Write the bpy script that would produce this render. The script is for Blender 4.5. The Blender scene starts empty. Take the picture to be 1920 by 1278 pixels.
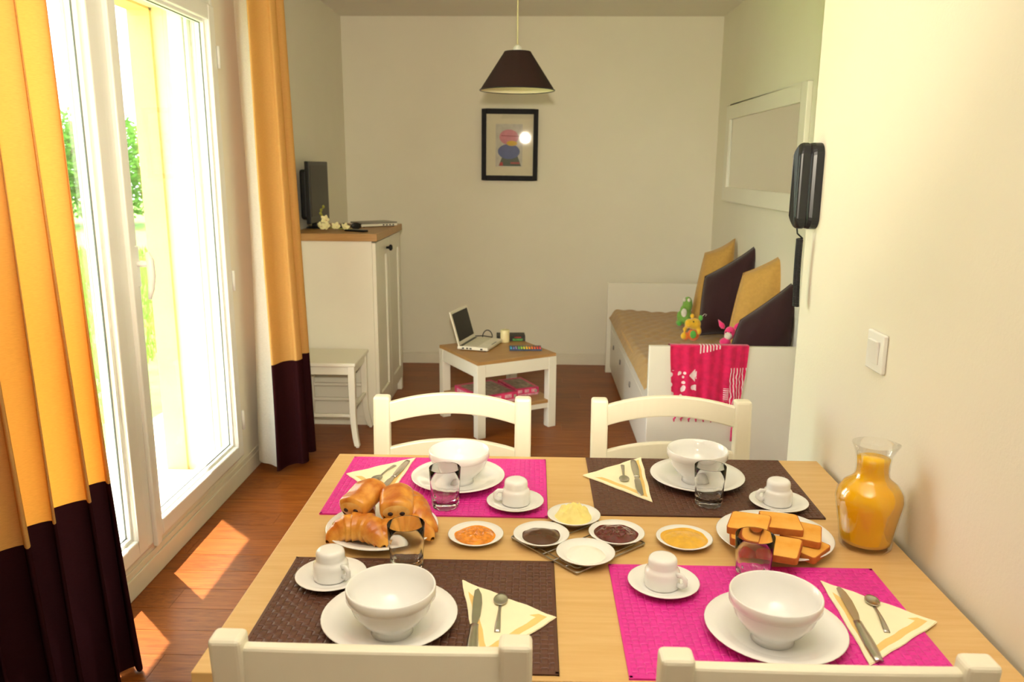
import bpy, bmesh, math, random
from mathutils import Vector, Matrix, noise
R = math.radians
scene = bpy.context.scene
col = scene.collection
rnd = random.Random(7)

# ------------------------------------------------------------------ camera
F_PX, CAM_H = 1500.0, 1.45
YAW, TILT, ROLL = math.atan(40/1500), math.atan(326/1500), R(0.35)
_fw = Vector((-math.sin(YAW)*math.cos(TILT), math.cos(YAW)*math.cos(TILT), -math.sin(TILT)))
_rt0 = Vector((math.cos(YAW), math.sin(YAW), 0)); _up0 = _rt0.cross(_fw)
_rt = _rt0*math.cos(ROLL) + _up0*math.sin(ROLL)
_up = _up0*math.cos(ROLL) - _rt0*math.sin(ROLL)
CAM = Vector((0, 0, CAM_H))
cam_data = bpy.data.cameras.new('camera'); cam = bpy.data.objects.new('camera', cam_data); col.objects.link(cam)
cam_data.sensor_width = 36; cam_data.lens = F_PX/1920*36; cam_data.clip_start = 0.02; cam_data.clip_end = 200
m = Matrix((_rt, _up, -_fw)).transposed().to_4x4(); m.translation = CAM
cam.matrix_world = m
scene.camera = cam
cam_data.dof.use_dof = True; cam_data.dof.focus_distance = 1.75; cam_data.dof.aperture_fstop = 7.1

def on(px, py, ax, v):
    """photo pixel -> point on the plane <ax> = v (floor, wall or table top it touches)"""
    d = _fw*F_PX + _rt*(px-960) - _up*(py-639)
    i = 'xyz'.index(ax)
    return CAM + d*((v-CAM[i])/d[i])

# ------------------------------------------------------------------ light
world = bpy.data.worlds.new('sky'); scene.world = world; world.use_nodes = True
bg = world.node_tree.nodes['Background']
bg.inputs['Color'].default_value = (0.93, 0.97, 1.0, 1); bg.inputs['Strength'].default_value = 8.8

def light(name, kind, loc, energy, color=(1, 1, 1), **kw):
    d = bpy.data.lights.new(name, kind); d.energy = energy; d.color = color
    for k, v in kw.items(): setattr(d, k, v)
    o = bpy.data.objects.new(name, d); col.objects.link(o); o.location = loc
    return o
SUN_DIR = Vector((1.0, -1.0, -1.414*2.5)).normalized()      # the way sunlight travels
sun = light('sun', 'SUN', (-6, 6, 9), 25.0, (1.0, 0.95, 0.86), angle=R(0.53))
sun.rotation_euler = SUN_DIR.to_track_quat('-Z', 'Y').to_euler()
flash = light('camera_flash', 'SPOT', (0.0, -0.03, CAM_H+0.20), 290.0, (1.0, 0.89, 0.70), shadow_soft_size=0.05, spot_size=R(70), spot_blend=0.65)
flash.rotation_euler = Vector((-.09, 1, .085)).to_track_quat('-Z', 'Y').to_euler()
fill_spot = light('added_ceiling_fill', 'SPOT', (0.0, -0.05, CAM_H+0.24), 285.0, (1.0, 0.97, 0.93), shadow_soft_size=0.05, spot_size=R(95), spot_blend=0.6)  # second spot added to raise ambient light off the ceiling, beside the flash
fill_spot.rotation_euler = Vector((0, .55, 1)).to_track_quat('-Z', 'Y').to_euler()

vs = scene.view_settings
vs.view_transform = 'Standard'; vs.look = 'None'; vs.gamma = 1; vs.use_curve_mapping = False
vs.exposure = 0.0

# ------------------------------------------------------------------ materials
def lin(c):
    if isinstance(c, str):
        c = [int(c[i:i+2], 16)/255 for i in (0, 2, 4)]
        c = [(x/12.92 if x <= .04045 else ((x+.055)/1.055)**2.4) for x in c]
    return (*c[:3], 1)
def mat(name, color, rough=.5, metal=0, spec=.5, var=.06, scale=30, bump=0, bscale=200, coord='Object', trans=0, ior=1.45,
        sheen=0, coat=0, sss=0, stretch=None):
    m = bpy.data.materials.new(name); m.use_nodes = True
    nt = m.node_tree; b = nt.nodes['Principled BSDF']; c = lin(color)
    b.inputs['Base Color'].default_value = c; b.inputs['Roughness'].default_value = rough
    b.inputs['Metallic'].default_value = metal; b.inputs['Specular IOR Level'].default_value = spec
    b.inputs['Transmission Weight'].default_value = trans; b.inputs['IOR'].default_value = ior
    b.inputs['Sheen Weight'].default_value = sheen; b.inputs['Coat Weight'].default_value = coat
    if sss:
        b.inputs['Subsurface Weight'].default_value = sss; b.inputs['Subsurface Radius'].default_value = (.01, .006, .003)
        b.inputs['Subsurface Scale'].default_value = .5
    tc = nt.nodes.new('ShaderNodeTexCoord'); out = tc.outputs[coord]
    if stretch:
        mp = nt.nodes.new('ShaderNodeMapping'); mp.inputs['Scale'].default_value = stretch
        nt.links.new(out, mp.inputs[0]); out = mp.outputs[0]
    if var:
        n = nt.nodes.new('ShaderNodeTexNoise'); n.inputs['Scale'].default_value = scale; n.inputs['Detail'].default_value = 4
        nt.links.new(out, n.inputs['Vector'])
        r = nt.nodes.new('ShaderNodeValToRGB')
        r.color_ramp.elements[0].position = .3; r.color_ramp.elements[1].position = .7
        r.color_ramp.elements[0].color = (*[max(0, x*(1-var)) for x in c[:3]], 1)
        r.color_ramp.elements[1].color = (*[min(1, x*(1+var)) for x in c[:3]], 1)
        nt.links.new(n.outputs['Fac'], r.inputs[0]); nt.links.new(r.outputs[0], b.inputs['Base Color'])
    if bump:
        n2 = nt.nodes.new('ShaderNodeTexNoise'); n2.inputs['Scale'].default_value = bscale; n2.inputs['Detail'].default_value = 3
        nt.links.new(out, n2.inputs['Vector'])
        bp = nt.nodes.new('ShaderNodeBump'); bp.inputs['Strength'].default_value = bump; bp.inputs['Distance'].default_value = .002
        nt.links.new(n2.outputs['Fac'], bp.inputs['Height']); nt.links.new(bp.outputs[0], b.inputs['Normal'])
    return m
def wood(name, c1, c2, rough=.4, along='x', scale=6, rand=False, spec=.5):
    m = bpy.data.materials.new(name); m.use_nodes = True
    nt = m.node_tree; b = nt.nodes['Principled BSDF']; b.inputs['Roughness'].default_value = rough
    b.inputs['Specular IOR Level'].default_value = spec
    tc = nt.nodes.new('ShaderNodeTexCoord'); mp = nt.nodes.new('ShaderNodeMapping')
    mp.inputs['Scale'].default_value = (1, 14, 14) if along == 'x' else (14, 1, 14)
    nt.links.new(tc.outputs['Object'], mp.inputs[0])
    vec = mp.outputs[0]
    oi = nt.nodes.new('ShaderNodeObjectInfo')
    if rand:
        mu = nt.nodes.new('ShaderNodeMath'); mu.operation = 'MULTIPLY'; mu.inputs[1].default_value = 57.0
        nt.links.new(oi.outputs['Random'], mu.inputs[0])
        cb = nt.nodes.new('ShaderNodeCombineXYZ')
        nt.links.new(mu.outputs[0], cb.inputs[0]); nt.links.new(mu.outputs[0], cb.inputs[1])
        ad = nt.nodes.new('ShaderNodeVectorMath'); ad.operation = 'ADD'
        nt.links.new(vec, ad.inputs[0]); nt.links.new(cb.outputs[0], ad.inputs[1]); vec = ad.outputs[0]
    n = nt.nodes.new('ShaderNodeTexNoise'); n.inputs['Scale'].default_value = scale; n.inputs['Detail'].default_value = 6
    n.inputs['Roughness'].default_value = .65; n.inputs['Distortion'].default_value = .6
    nt.links.new(vec, n.inputs['Vector'])
    r = nt.nodes.new('ShaderNodeValToRGB'); r.color_ramp.elements[0].position = .3; r.color_ramp.elements[1].position = .72
    r.color_ramp.elements[0].color = lin(c1); r.color_ramp.elements[1].color = lin(c2)
    nt.links.new(n.outputs['Fac'], r.inputs[0])
    colr = r.outputs[0]
    if rand:
        mr = nt.nodes.new('ShaderNodeMapRange'); mr.inputs['To Min'].default_value = .86; mr.inputs['To Max'].default_value = 1.12
        nt.links.new(oi.outputs['Random'], mr.inputs[0])
        hs = nt.nodes.new('ShaderNodeHueSaturation'); nt.links.new(mr.outputs[0], hs.inputs['Value']); nt.links.new(colr, hs.inputs['Color'])
        colr = hs.outputs[0]
    nt.links.new(colr, b.inputs['Base Color'])
    return m
def cloth_mat(name, color, transl=.4, weave=900, var=.08, tcolor=None):
    m = bpy.data.materials.new(name); m.use_nodes = True; nt = m.node_tree
    nt.nodes.remove(nt.nodes['Principled BSDF']); out = nt.nodes['Material Output']
    tc = nt.nodes.new('ShaderNodeTexCoord'); mp = nt.nodes.new('ShaderNodeMapping'); mp.inputs['Scale'].default_value = (1, 1, 9)
    nt.links.new(tc.outputs['Object'], mp.inputs[0])
    n = nt.nodes.new('ShaderNodeTexNoise'); n.inputs['Scale'].default_value = weave/10; n.inputs['Detail'].default_value = 3
    nt.links.new(mp.outputs[0], n.inputs[0])
    c = lin(color)
    r = nt.nodes.new('ShaderNodeValToRGB'); r.color_ramp.elements[0].position = .3; r.color_ramp.elements[1].position = .7
    r.color_ramp.elements[0].color = (*[x*(1-var) for x in c[:3]], 1); r.color_ramp.elements[1].color = (*[min(1, x*(1+var)) for x in c[:3]], 1)
    nt.links.new(n.outputs['Fac'], r.inputs[0])
    d = nt.nodes.new('ShaderNodeBsdfDiffuse'); t = nt.nodes.new('ShaderNodeBsdfTranslucent'); mx = nt.nodes.new('ShaderNodeMixShader')
    nt.links.new(r.outputs[0], d.inputs[0])
    if tcolor: t.inputs[0].default_value = lin(tcolor)
    else: nt.links.new(r.outputs[0], t.inputs[0])
    mx.inputs[0].default_value = transl
    nt.links.new(d.outputs[0], mx.inputs[1]); nt.links.new(t.outputs[0], mx.inputs[2]); nt.links.new(mx.outputs[0], out.inputs[0])
    return m
def thin_glass(name, tint=(.97, .98, .97), refl=.08, edge=.5):
    m = bpy.data.materials.new(name); m.use_nodes = True; nt = m.node_tree
    nt.nodes.remove(nt.nodes['Principled BSDF']); out = nt.nodes['Material Output']
    t = nt.nodes.new('ShaderNodeBsdfTransparent'); g = nt.nodes.new('ShaderNodeBsdfGlossy'); g.inputs['Roughness'].default_value = .02
    t.inputs[0].default_value = (*tint, 1)
    lw = nt.nodes.new('ShaderNodeLayerWeight'); lw.inputs['Blend'].default_value = .25
    mr = nt.nodes.new('ShaderNodeMapRange'); mr.inputs['To Min'].default_value = refl*.5; mr.inputs['To Max'].default_value = edge
    nt.links.new(lw.outputs['Fresnel'], mr.inputs[0])
    mx = nt.nodes.new('ShaderNodeMixShader'); nt.links.new(mr.outputs[0], mx.inputs[0])
    nt.links.new(t.outputs[0], mx.inputs[1]); nt.links.new(g.outputs[0], mx.inputs[2]); nt.links.new(mx.outputs[0], out.inputs[0])
    return m

M = {}
M['wall'] = mat('wall_paint', (.83, .775, .635), .75, var=.015, scale=3, bump=.25, bscale=160)
M['ceiling'] = mat('ceiling_paint', (.83, .78, .68), .9, var=.01, scale=2)
M['skirt'] = mat('skirting_paint', (.78, .72, .58), .45, var=.03, scale=8)
M['white'] = mat('white_lacquer', (.82, .78, .66), .35, var=.015, scale=5)
M['chair'] = mat('chair_paint', (.83, .78, .62), .33, var=.02, scale=9)
M['pvc'] = mat('white_pvc', (.86, .85, .80), .3, var=.01, scale=4)
M['gasket'] = mat('grey_gasket', (.12, .13, .12), .6, var=.02)
M['china'] = mat('white_china', (.88, .87, .84), .12, var=.005, scale=3, coat=.3)
M['floor'] = wood('laminate', '6f340e', '9f5a22', .36, 'x', 5, rand=True, spec=.28)
M['floor_base'] = mat('joint_dark', '3a1d0e', .8)
M['table'] = wood('oak_veneer', 'd6ab6a', 'e3bd80', .38, 'x', 4)
M['oak'] = wood('oak_top', 'a87c48', 'bf935a', .4, 'x', 5)
M['black'] = mat('black_plastic', (.012, .012, .013), .32, var=.05, spec=.35)
M['screen'] = mat('black_screen', (.016, .014, .012), .3, var=.02, spec=.2)
M['brown'] = cloth_mat('brown_curtain_cloth', '301518', .10)
M['tan'] = cloth_mat('tan_curtain_cloth', 'dcae68', .30, tcolor='ee9632')
M['lining'] = cloth_mat('white_lining', 'f6f2e6', .5)
M['brownc'] = mat('brown_cushion_cloth', '33161a', .9, var=.1, scale=60, sheen=.2, bump=.3, bscale=500)
M['tanc'] = mat('tan_cushion_cloth', 'c79a4e', .9, var=.06, scale=60, sheen=.2, bump=.3, bscale=500)
M['quilt'] = mat('tan_quilt_cloth', 'b58f52', .9, var=.08, scale=20, bump=.8, bscale=28, sheen=.2)
M['pinkmat'] = mat('pink_woven_strip', 'e0309c', .45, var=.1, scale=25)
M['brownmat'] = mat('brown_woven_strip', '5d3a2c', .45, var=.1, scale=25)
M['napkin'] = mat('cream_paper_napkin', 'fbf3cf', .9, var=.02)
M['stripe'] = mat('yellow_napkin_stripe', 'f2cd80', .9, var=.04)
M['steel'] = mat('brushed_steel', (.55, .53, .49), .28, 1, var=.05)
M['wire'] = mat('steel_wire', (.42, .40, .36), .35, 1, var=.05)
M['glass'] = mat('clear_glass', (1, 1, 1), .0, var=0, trans=1, ior=1.45)
M['pane'] = thin_glass('window_pane', (.98, .99, .98), .06, .35)
M['tumbler'] = mat('tumbler_glass', (1, 1, 1), 0, var=0, trans=1, ior=1.33)
M['picpane'] = thin_glass('picture_pane', (.99, .99, .99), .10, .4)
M['mirror'] = mat('mirror_silver', (.86, .87, .85), .015, 1, var=0)
M['shade'] = mat('brown_lampshade_cloth', '2e1715', .9, var=.08, scale=80)
M['shade_in'] = mat('cream_shade_lining', 'efe3c0', .8, var=.02)
M['frame_black'] = mat('black_wood', (.012, .011, .013), .6, var=.2, scale=30, spec=.25)
M['paper'] = mat('art_paper', 'e6dcc0', .8, var=.02)

# ------------------------------------------------------------------ mesh helpers
class MB:
    def __init__(s): s.v = []; s.f = []
    def add(s, vs, fs, M4=None):
        o = len(s.v); s.v += [tuple(M4 @ Vector(v)) if M4 else tuple(v) for v in vs]; s.f += [tuple(i+o for i in f) for f in fs]; return s
    def box(s, a, b, M4=None):
        x0, y0, z0 = a; x1, y1, z1 = b
        return s.add([(x0,y0,z0),(x1,y0,z0),(x1,y1,z0),(x0,y1,z0),(x0,y0,z1),(x1,y0,z1),(x1,y1,z1),(x0,y1,z1)],
                     [(0,3,2,1),(4,5,6,7),(0,1,5,4),(1,2,6,5),(2,3,7,6),(3,0,4,7)], M4)
    def lathe(s, prof, n=40, M4=None, caps=True):
        vs = []; fs = []; k = len(prof)
        for i in range(n):
            a = 2*math.pi*i/n
            vs += [(r*math.cos(a), r*math.sin(a), z) for r, z in prof]
        for i in range(n):
            j = (i+1) % n
            for q in range(k-1): fs.append((i*k+q, j*k+q, j*k+q+1, i*k+q+1))
        if caps:
            if prof[0][0] > 1e-6: fs.append(tuple(i*k for i in range(n))[::-1])
            if prof[-1][0] > 1e-6: fs.append(tuple(i*k+k-1 for i in range(n)))
        return s.add(vs, fs, M4)
    def tube(s, pts, r, n=8, closed=False, M4=None, flat=1.0):
        pts = [Vector(p) for p in pts]; k = len(pts); rs = r if isinstance(r, (list, tuple)) else [r]*k
        vs = []; fs = []; up = None
        for i, p in enumerate(pts):
            t = (pts[(i+1) % k]-pts[i-1]) if closed else (pts[min(i+1, k-1)]-pts[max(i-1, 0)])
            if t.length < 1e-9: t = Vector((0, 0, 1))
            t.normalize()
            if up is None: up = Vector((0, 0, 1)) if abs(t.z) < .9 else Vector((1, 0, 0))
            a = t.cross(up)
            if a.length < 1e-6: a = t.cross(Vector((0, 1, 0)))
            a.normalize(); b = a.cross(t); up = b
            for q in range(n):
                an = 2*math.pi*q/n
                vs.append(tuple(p + a*math.cos(an)*rs[i] + b*math.sin(an)*rs[i]*flat))
        for i in range(k if closed else k-1):
            j = (i+1) % k
            for q in range(n):
                w = (q+1) % n; fs.append((i*n+q, i*n+w, j*n+w, j*n+q))
        if not closed: fs += [tuple(range(n))[::-1], tuple((k-1)*n+q for q in range(n))]
        return s.add(vs, fs, M4)
    def prism(s, poly, z0, z1, M4=None):
        n = len(poly)
        vs = [(x, y, z0) for x, y in poly]+[(x, y, z1) for x, y in poly]
        fs = [tuple(range(n))[::-1], tuple(range(n, 2*n))]+[(i, (i+1) % n, n+(i+1) % n, n+i) for i in range(n)]
        return s.add(vs, fs, M4)
    def grid(s, fn, nu, nv, M4=None, closeu=False):
        vs = [fn(i/nu, j/nv) for i in range(nu+(0 if closeu else 1)) for j in range(nv+1)]; fs = []
        for i in range(nu):
            i2 = (i+1) % nu if closeu else i+1
            for j in range(nv): fs.append((i*(nv+1)+j, i2*(nv+1)+j, i2*(nv+1)+j+1, i*(nv+1)+j+1))
        return s.add(vs, fs, M4)
    def ell(s, c, r, n=16, k=10, M4=None):
        vs = []; fs = []
        L = Matrix.Translation(c) @ (M4 or Matrix()) 
        p = [(math.sin(math.pi*i/k), -math.cos(math.pi*i/k)) for i in range(k+1)]
        mb = MB(); mb.lathe(p, n, caps=False)
        return s.add([(x*r[0], y*r[1], z*r[2]) for x, y, z in mb.v], mb.f, L)
    def data(s, name, m, smooth=False):
        me = bpy.data.meshes.new(name); me.from_pydata(s.v, [], s.f)
        bm = bmesh.new(); bm.from_mesh(me); bmesh.ops.remove_doubles(bm, verts=bm.verts, dist=1e-6)
        bmesh.ops.recalc_face_normals(bm, faces=bm.faces); bm.to_mesh(me); bm.free()
        me.materials.append(m)
        if smooth: me.polygons.foreach_set('use_smooth', [True]*len(me.polygons))
        return me
    def obj(s, name, m, parent=None, loc=(0,0,0), rot=(0,0,0), smooth=False, bevel=0, segs=2, sub=0, solid=0):
        o = bpy.data.objects.new(name, s.data(name, m, smooth)); col.objects.link(o)
        o.parent = parent; o.location = loc; o.rotation_euler = rot
        if solid:
            md = o.modifiers.new('thick', 'SOLIDIFY'); md.thickness = solid; md.offset = 0
        if bevel:
            md = o.modifiers.new('bevel', 'BEVEL'); md.width = bevel; md.segments = segs; md.limit_method = 'ANGLE'; md.angle_limit = R(40)
        if sub:
            md = o.modifiers.new('sub', 'SUBSURF'); md.levels = sub; md.render_levels = sub
        if smooth == 'angle' or (smooth and bevel):
            pass
        return o
def box(name, a, b, m, parent=None, bevel=0, loc=(0,0,0), rot=(0,0,0)):
    return MB().box(a, b).obj(name, m, parent, loc, rot, bevel=bevel)
def tag(o, label, cat, group=None):
    o['label'] = label; o['category'] = cat
    if group: o['group'] = group
    return o
def thing(name, label, cat, loc=(0,0,0), rot=(0,0,0), group=None):
    o = bpy.data.objects.new(name, None); col.objects.link(o); o.empty_display_size = .05
    o.location = loc; o.rotation_euler = rot
    return tag(o, label, cat, group)
def struct(o): o['kind'] = 'structure'; return o
def copy_tree(o, parent=None):
    c = o.copy(); col.objects.link(c); c.parent = parent
    for ch in list(o.children): copy_tree(ch, c)
    return c
def RZ(a): return Matrix.Rotation(a, 4, 'Z')
def T(x, y, z): return Matrix.Translation((x, y, z))
def smoothstep(a, b, x):
    t = min(1, max(0, (x-a)/(b-a))); return t*t*(3-2*t)

# ================================================================== ROOM
XL, XR, YB, YF, ZC = -1.36, 1.285, 5.86, -1.7, 2.465
XP, YP = 0.715, 2.145
WY0, WY1, WZ0, WZ1 = 1.70, 3.525, 0.115, 2.13
XO = -1.707
fl = struct(box('floor', (XL, YF, -.06), (XR, YB, -.012), M['floor_base']))
# laminate boards, running along x
BW, BL = .128, .95
bm_ = MB().box((0, .0008, -.012), (BL, BW-.0008, 0)).data('floor_board', M['floor'])
y = YF; row = 0
while y < YB-1e-4:
    x = XL - (row*0.37 % 1)*BL; row += 1
    w = min(BW, YB-y)
    while x < XR-1e-4:
        x0, x1 = max(x, XL), min(x+BL, XR)
        if x1-x0 > .01:
            o = bpy.data.objects.new('floor_board', bm_); col.objects.link(o); o.parent = fl
            o.location = (x0, y, 0); o.scale = ((x1-x0-.0012)/BL, w/BW, 1)
        x += BL
    y += BW
struct(box('ceiling', (XL, YF, ZC), (XR, YB, ZC+.1), M['ceiling']))
struct(box('wall_back', (XL, YB, 0), (XR, YB+.1, ZC), M['wall']))
struct(box('wall_right', (XR, YF, 0), (XR+.1, YB, ZC), M['wall']))
struct(box('wall_front', (XL, YF-.1, 0), (XR, YF, ZC), M['wall']))
struct(box('wall_partition', (XP, YF, 0), (XP+.09, YP, ZC), M['wall'], bevel=.006))
mb = MB()
for a, b in (((YF, 0), (WY0, ZC)), ((WY1, 0), (YB, ZC)), ((WY0, 0), (WY1, WZ0)), ((WY0, WZ1), (WY1, ZC))):
    mb.box((XL-.10, a[0], a[1]), (XL, b[0], b[1]))
struct(mb.obj('wall_left', M['wall']))
M['render_lit'] = mat('render_lit', 'f3dfb0', .9, var=.04, scale=6, bump=.5, bscale=90)  # inner reveal: brighter light on the render put into a paler colour
M['render_shaded'] = mat('render_shaded', 'eac081', .9, var=.06, scale=6, bump=.5, bscale=90)  # same render on the outer strip, its shade put into a deeper colour
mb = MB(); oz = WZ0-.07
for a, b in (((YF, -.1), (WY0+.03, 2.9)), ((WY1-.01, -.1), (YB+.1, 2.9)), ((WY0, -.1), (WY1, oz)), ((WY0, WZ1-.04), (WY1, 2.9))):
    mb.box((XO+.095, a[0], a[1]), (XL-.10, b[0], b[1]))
struct(mb.obj('wall_outer_reveal', M['render_lit']))
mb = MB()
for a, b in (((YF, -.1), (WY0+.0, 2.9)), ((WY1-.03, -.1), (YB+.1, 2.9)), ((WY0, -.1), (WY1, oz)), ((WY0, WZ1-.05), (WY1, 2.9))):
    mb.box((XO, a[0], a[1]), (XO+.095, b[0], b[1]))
struct(mb.obj('wall_outer_facade', M['render_shaded']))
# skirtings
def skirt(name, pts, horiz):
    mb = MB()
    for a, b in pts: mb.box(a, b)
    return struct(mb.obj(name, M['skirt'], bevel=.004))
skirt('baseboard_left', [((XL, YF, 0), (XL+.012, YB, .075)), ((XL, YF, .075), (XL+.006, YB, .098))], 0)
skirt('baseboard_back', [((XL, YB-.012, 0), (XR, YB, .075)), ((XL, YB-.006, .075), (XR, YB, .09))], 0)
skirt('baseboard_right', [((XR-.012, YP, 0), (XR, YB, .075)), ((XR-.006, YP, .075), (XR, YB, .09))], 0)

# ---------------- french window
win = bpy.data.objects.new('window_1', None); col.objects.link(win); struct(win)
FX0, FX1 = XL-.075, XL+.004          # frame depth
def ring(y0, y1, z0, z1, t, x0, x1, tb=None, tt=None):
    mb = MB(); tb = tb or t; tt = tt or t
    mb.box((x0, y0, z0), (x1, y0+t, z1)); mb.box((x0, y1-t, z0), (x1, y1, z1))
    mb.box((x0, y0+t, z0), (x1, y1-t, z0+tb)); mb.box((x0, y0+t, z1-tt), (x1, y1-t, z1))
    return mb
ring(WY0, WY1, WZ0, WZ1, .028, FX0, FX1, .03, .05).obj('window_frame', M['pvc'], win, bevel=.004)
YM = 2.632
def leaf(y0, y1, name):
    z0, z1 = WZ0+.012, WZ1-.035
    lf = ring(y0, y1, z0, z1, .062, XL-.06, XL+.016, .062, .062).obj(name, M['pvc'], win, bevel=.006)
    gy0, gy1, gz0, gz1 = y0+.062, y1-.062, z0+.062, z1-.062
    ring(gy0-.004, gy1+.004, gz0-.004, gz1+.004, .016, XL-.045, XL-.004).obj('glazing_bead', M['pvc'], lf, bevel=.003)
    ring(gy0+.010, gy1-.010, gz0+.010, gz1-.010, .005, XL-.023, XL-.019).obj('gasket', M['gasket'], lf)
    box('window_pane', (XL-.030, gy0+.008, gz0+.008), (XL-.024, gy1-.008, gz1-.008), M['pane'], lf)
    return lf
leaf(WY0+.022, YM-.068, 'window_leaf')
lf2 = leaf(YM-.012, WY1-.012, 'window_leaf')
box('meeting_stile', (XL-.058, YM-.070, WZ0+.012), (XL+.012, YM-.008, WZ1-.035), M['pvc'], lf2, bevel=.006)
box('meeting_cover', (XL+.010, YM-.026, WZ0+.0), (XL+.028, YM+.012, WZ1-.04), M['pvc'], lf2, bevel=.005)
hp = on(256, 500, 'x', XL+.02)
hd = box('window_handle', (XL+.016, hp.y-.016, hp.z-.07), (XL+.026, hp.y+.016, hp.z+.07), M['pvc'], lf2, bevel=.006)
MB().tube([(XL+.02, hp.y, hp.z+.01), (XL+.06, hp.y, hp.z+.01)], .011, 12).obj('spindle', M['pvc'], hd, smooth=True)
MB().tube([(XL+.062, hp.y, hp.z+.05), (XL+.068, hp.y, hp.z+.02), (XL+.069, hp.y, hp.z-.03), (XL+.064, hp.y, hp.z-.075), (XL+.056, hp.y, hp.z-.11)],
          [.006, .013, .013, .011, .006], 12).obj('lever', M['pvc'], hd, smooth=True)
for z in (.25, .9, 1.85):
    MB().tube([(XL+.018, WY1-.004, z), (XL+.018, WY1-.004, z+.09)], .007, 10).obj('hinge', M['pvc'], win, smooth=True)
# shutter guide rail outside
for yy in (WY0+.03, WY1-.05):
    o = MB().box((XL-.17, yy, WZ0-.05), (XL-.11, yy+.022, WZ1-.02)).box((XL-.105, yy+.004, WZ0-.05), (XL-.09, yy+.03, WZ1-.02)).obj('shutter_rail', M['pvc'], win, bevel=.003)
box('window_sill', (XO-.03, WY0, oz-.03), (XL-.07, WY1-.03, oz+.012), mat('pale_sill_stone', 'e6e0d0', .7, var=.04), win, bevel=.004)

# ---------------- curtains
ZR = 2.31
M['rod'] = mat('dark_rod_metal', (.05, .045, .04), .4, .8)
rod = thing('curtain_rod', 'dark metal curtain rod mounted above the glazed window door', 'curtain rod', (-1.24, 0, ZR))
MB().tube([(0, .85, 0), (0, 4.0, 0)], .012, 12).obj('pole', M['rod'], rod, smooth=True)
for yy in (.83, 4.02): MB().ell((0, yy, 0), (.022, .022, .022)).obj('finial', M['rod'], rod, smooth=True)
for yy in (1.15, 3.62): MB().tube([(-.12, yy, .0), (0, yy, 0)], .008, 8).box((-.12, yy-.02, -.03), (-.114, yy+.02, .03)).obj('bracket', M['rod'], rod)
def curtain(name, label, fn, nu, zseam, z0, z1, rings, lining=None):
    """fn(u, z) -> (x, y) ; u runs along the cloth"""
    c = thing(name, label, 'curtain', (0, 0, 0), group='tan and brown curtains on the window rod')
    def pan(nm, za, zb, m, off=0.0):
        nv = max(6, int((zb-za)/.06))
        def g(u, v):
            z = za+(zb-za)*v; x, y = fn(u, z)
            if off:
                x2, y2 = fn(min(1, u+.004), z); x1, y1 = fn(max(0, u-.004), z)
                d = Vector((x2-x1, y2-y1)); d.normalize(); x += -d.y*off; y += d.x*off
            return (x, y, z)
        return MB().grid(g, nu, nv).obj(nm, m, c, smooth=True)
    pan('upper_panel', zseam, z1, M['tan']); pan('lower_band', z0, zseam, M['brown'])
    if lining: MB().grid(lambda u, v: (*lining(u, z0+.02+(z1-z0-.02)*v), z0+.02+(z1-z0-.02)*v), 14, 40).obj('lining', M['lining'], c, smooth=True)
    for t in rings:
        x, y = fn(t, z1)
        MB().tube([(-1.24+.02*math.cos(a), y, ZR+.02*math.sin(a)) for a in [2*math.pi*i/14 for i in range(14)]], .003, 6, closed=True).obj('ring', M['rod'], c, smooth=True)
    return c
def left_path(u, z):
    k = 1-(z/ZR)
    y = 1.02 + u*1.10
    ph = 2*math.pi*(u*8.6+.15)
    a = (.030+.028*k)
    x = -1.235 + .03*k + .025*k**4 + a*math.sin(ph) + .012*math.sin(ph*.43+z*1.3)*k
    y += .030*math.sin(ph*2+.6)*(.4+.6*k)
    return x, y
curtain('curtain', 'long tan curtain with brown band, spread in deep folds beside the table', left_path, 190, .59, .012, ZR-.015, [.03, .2, .37, .53, .7, .86, .98])
_rp = [(-1.208, 3.550), (-1.195, 3.560),  (-1.175, 3.63), (-1.14, 3.66), (-1.11, 3.655), (-1.095, 3.70), (-1.12, 3.74),
       (-1.17, 3.75), (-1.20, 3.78), (-1.16, 3.81), (-1.11, 3.82), (-1.10, 3.85), (-1.14, 3.88), (-1.20, 3.89)]
def lining_path(u, z):
    k = z/ZR; hx_, hy_ = right_path(0, z)
    wx = -1.325+.035*k+.02*math.sin(z*2.2)*k; wy = 3.64
    return hx_+(wx-hx_)*u, hy_+.004+(wy-hy_)*u+.014*math.sin(u*math.pi*2.0+z)*u
def right_path(u, z):
    t = u*(len(_rp)-1); i = min(int(t), len(_rp)-2); f = t-i
    p0, p1, p2, p3 = [_rp[min(max(j, 0), len(_rp)-1)] for j in (i-1, i, i+1, i+2)]
    q = [.5*((2*b)+(-a+c)*f+(2*a-5*b+4*c-d)*f*f+(-a+3*b-3*c+d)*f**3) for a, b, c, d in zip(p0, p1, p2, p3)]
    k = z/ZR; s = 1-.30*k
    return -1.22+(q[0]+1.22)*s-.012*k, 3.68+(q[1]-3.68)*(1-.1*k)+.02*math.sin(3*z)*(1-u)*(1-k)
curtain('curtain', 'tan curtain with brown band, gathered narrow and showing its white lining', right_path, 120, .545, .03, ZR-.015, [.05, .25, .5, .75, .95], lining_path)

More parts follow.
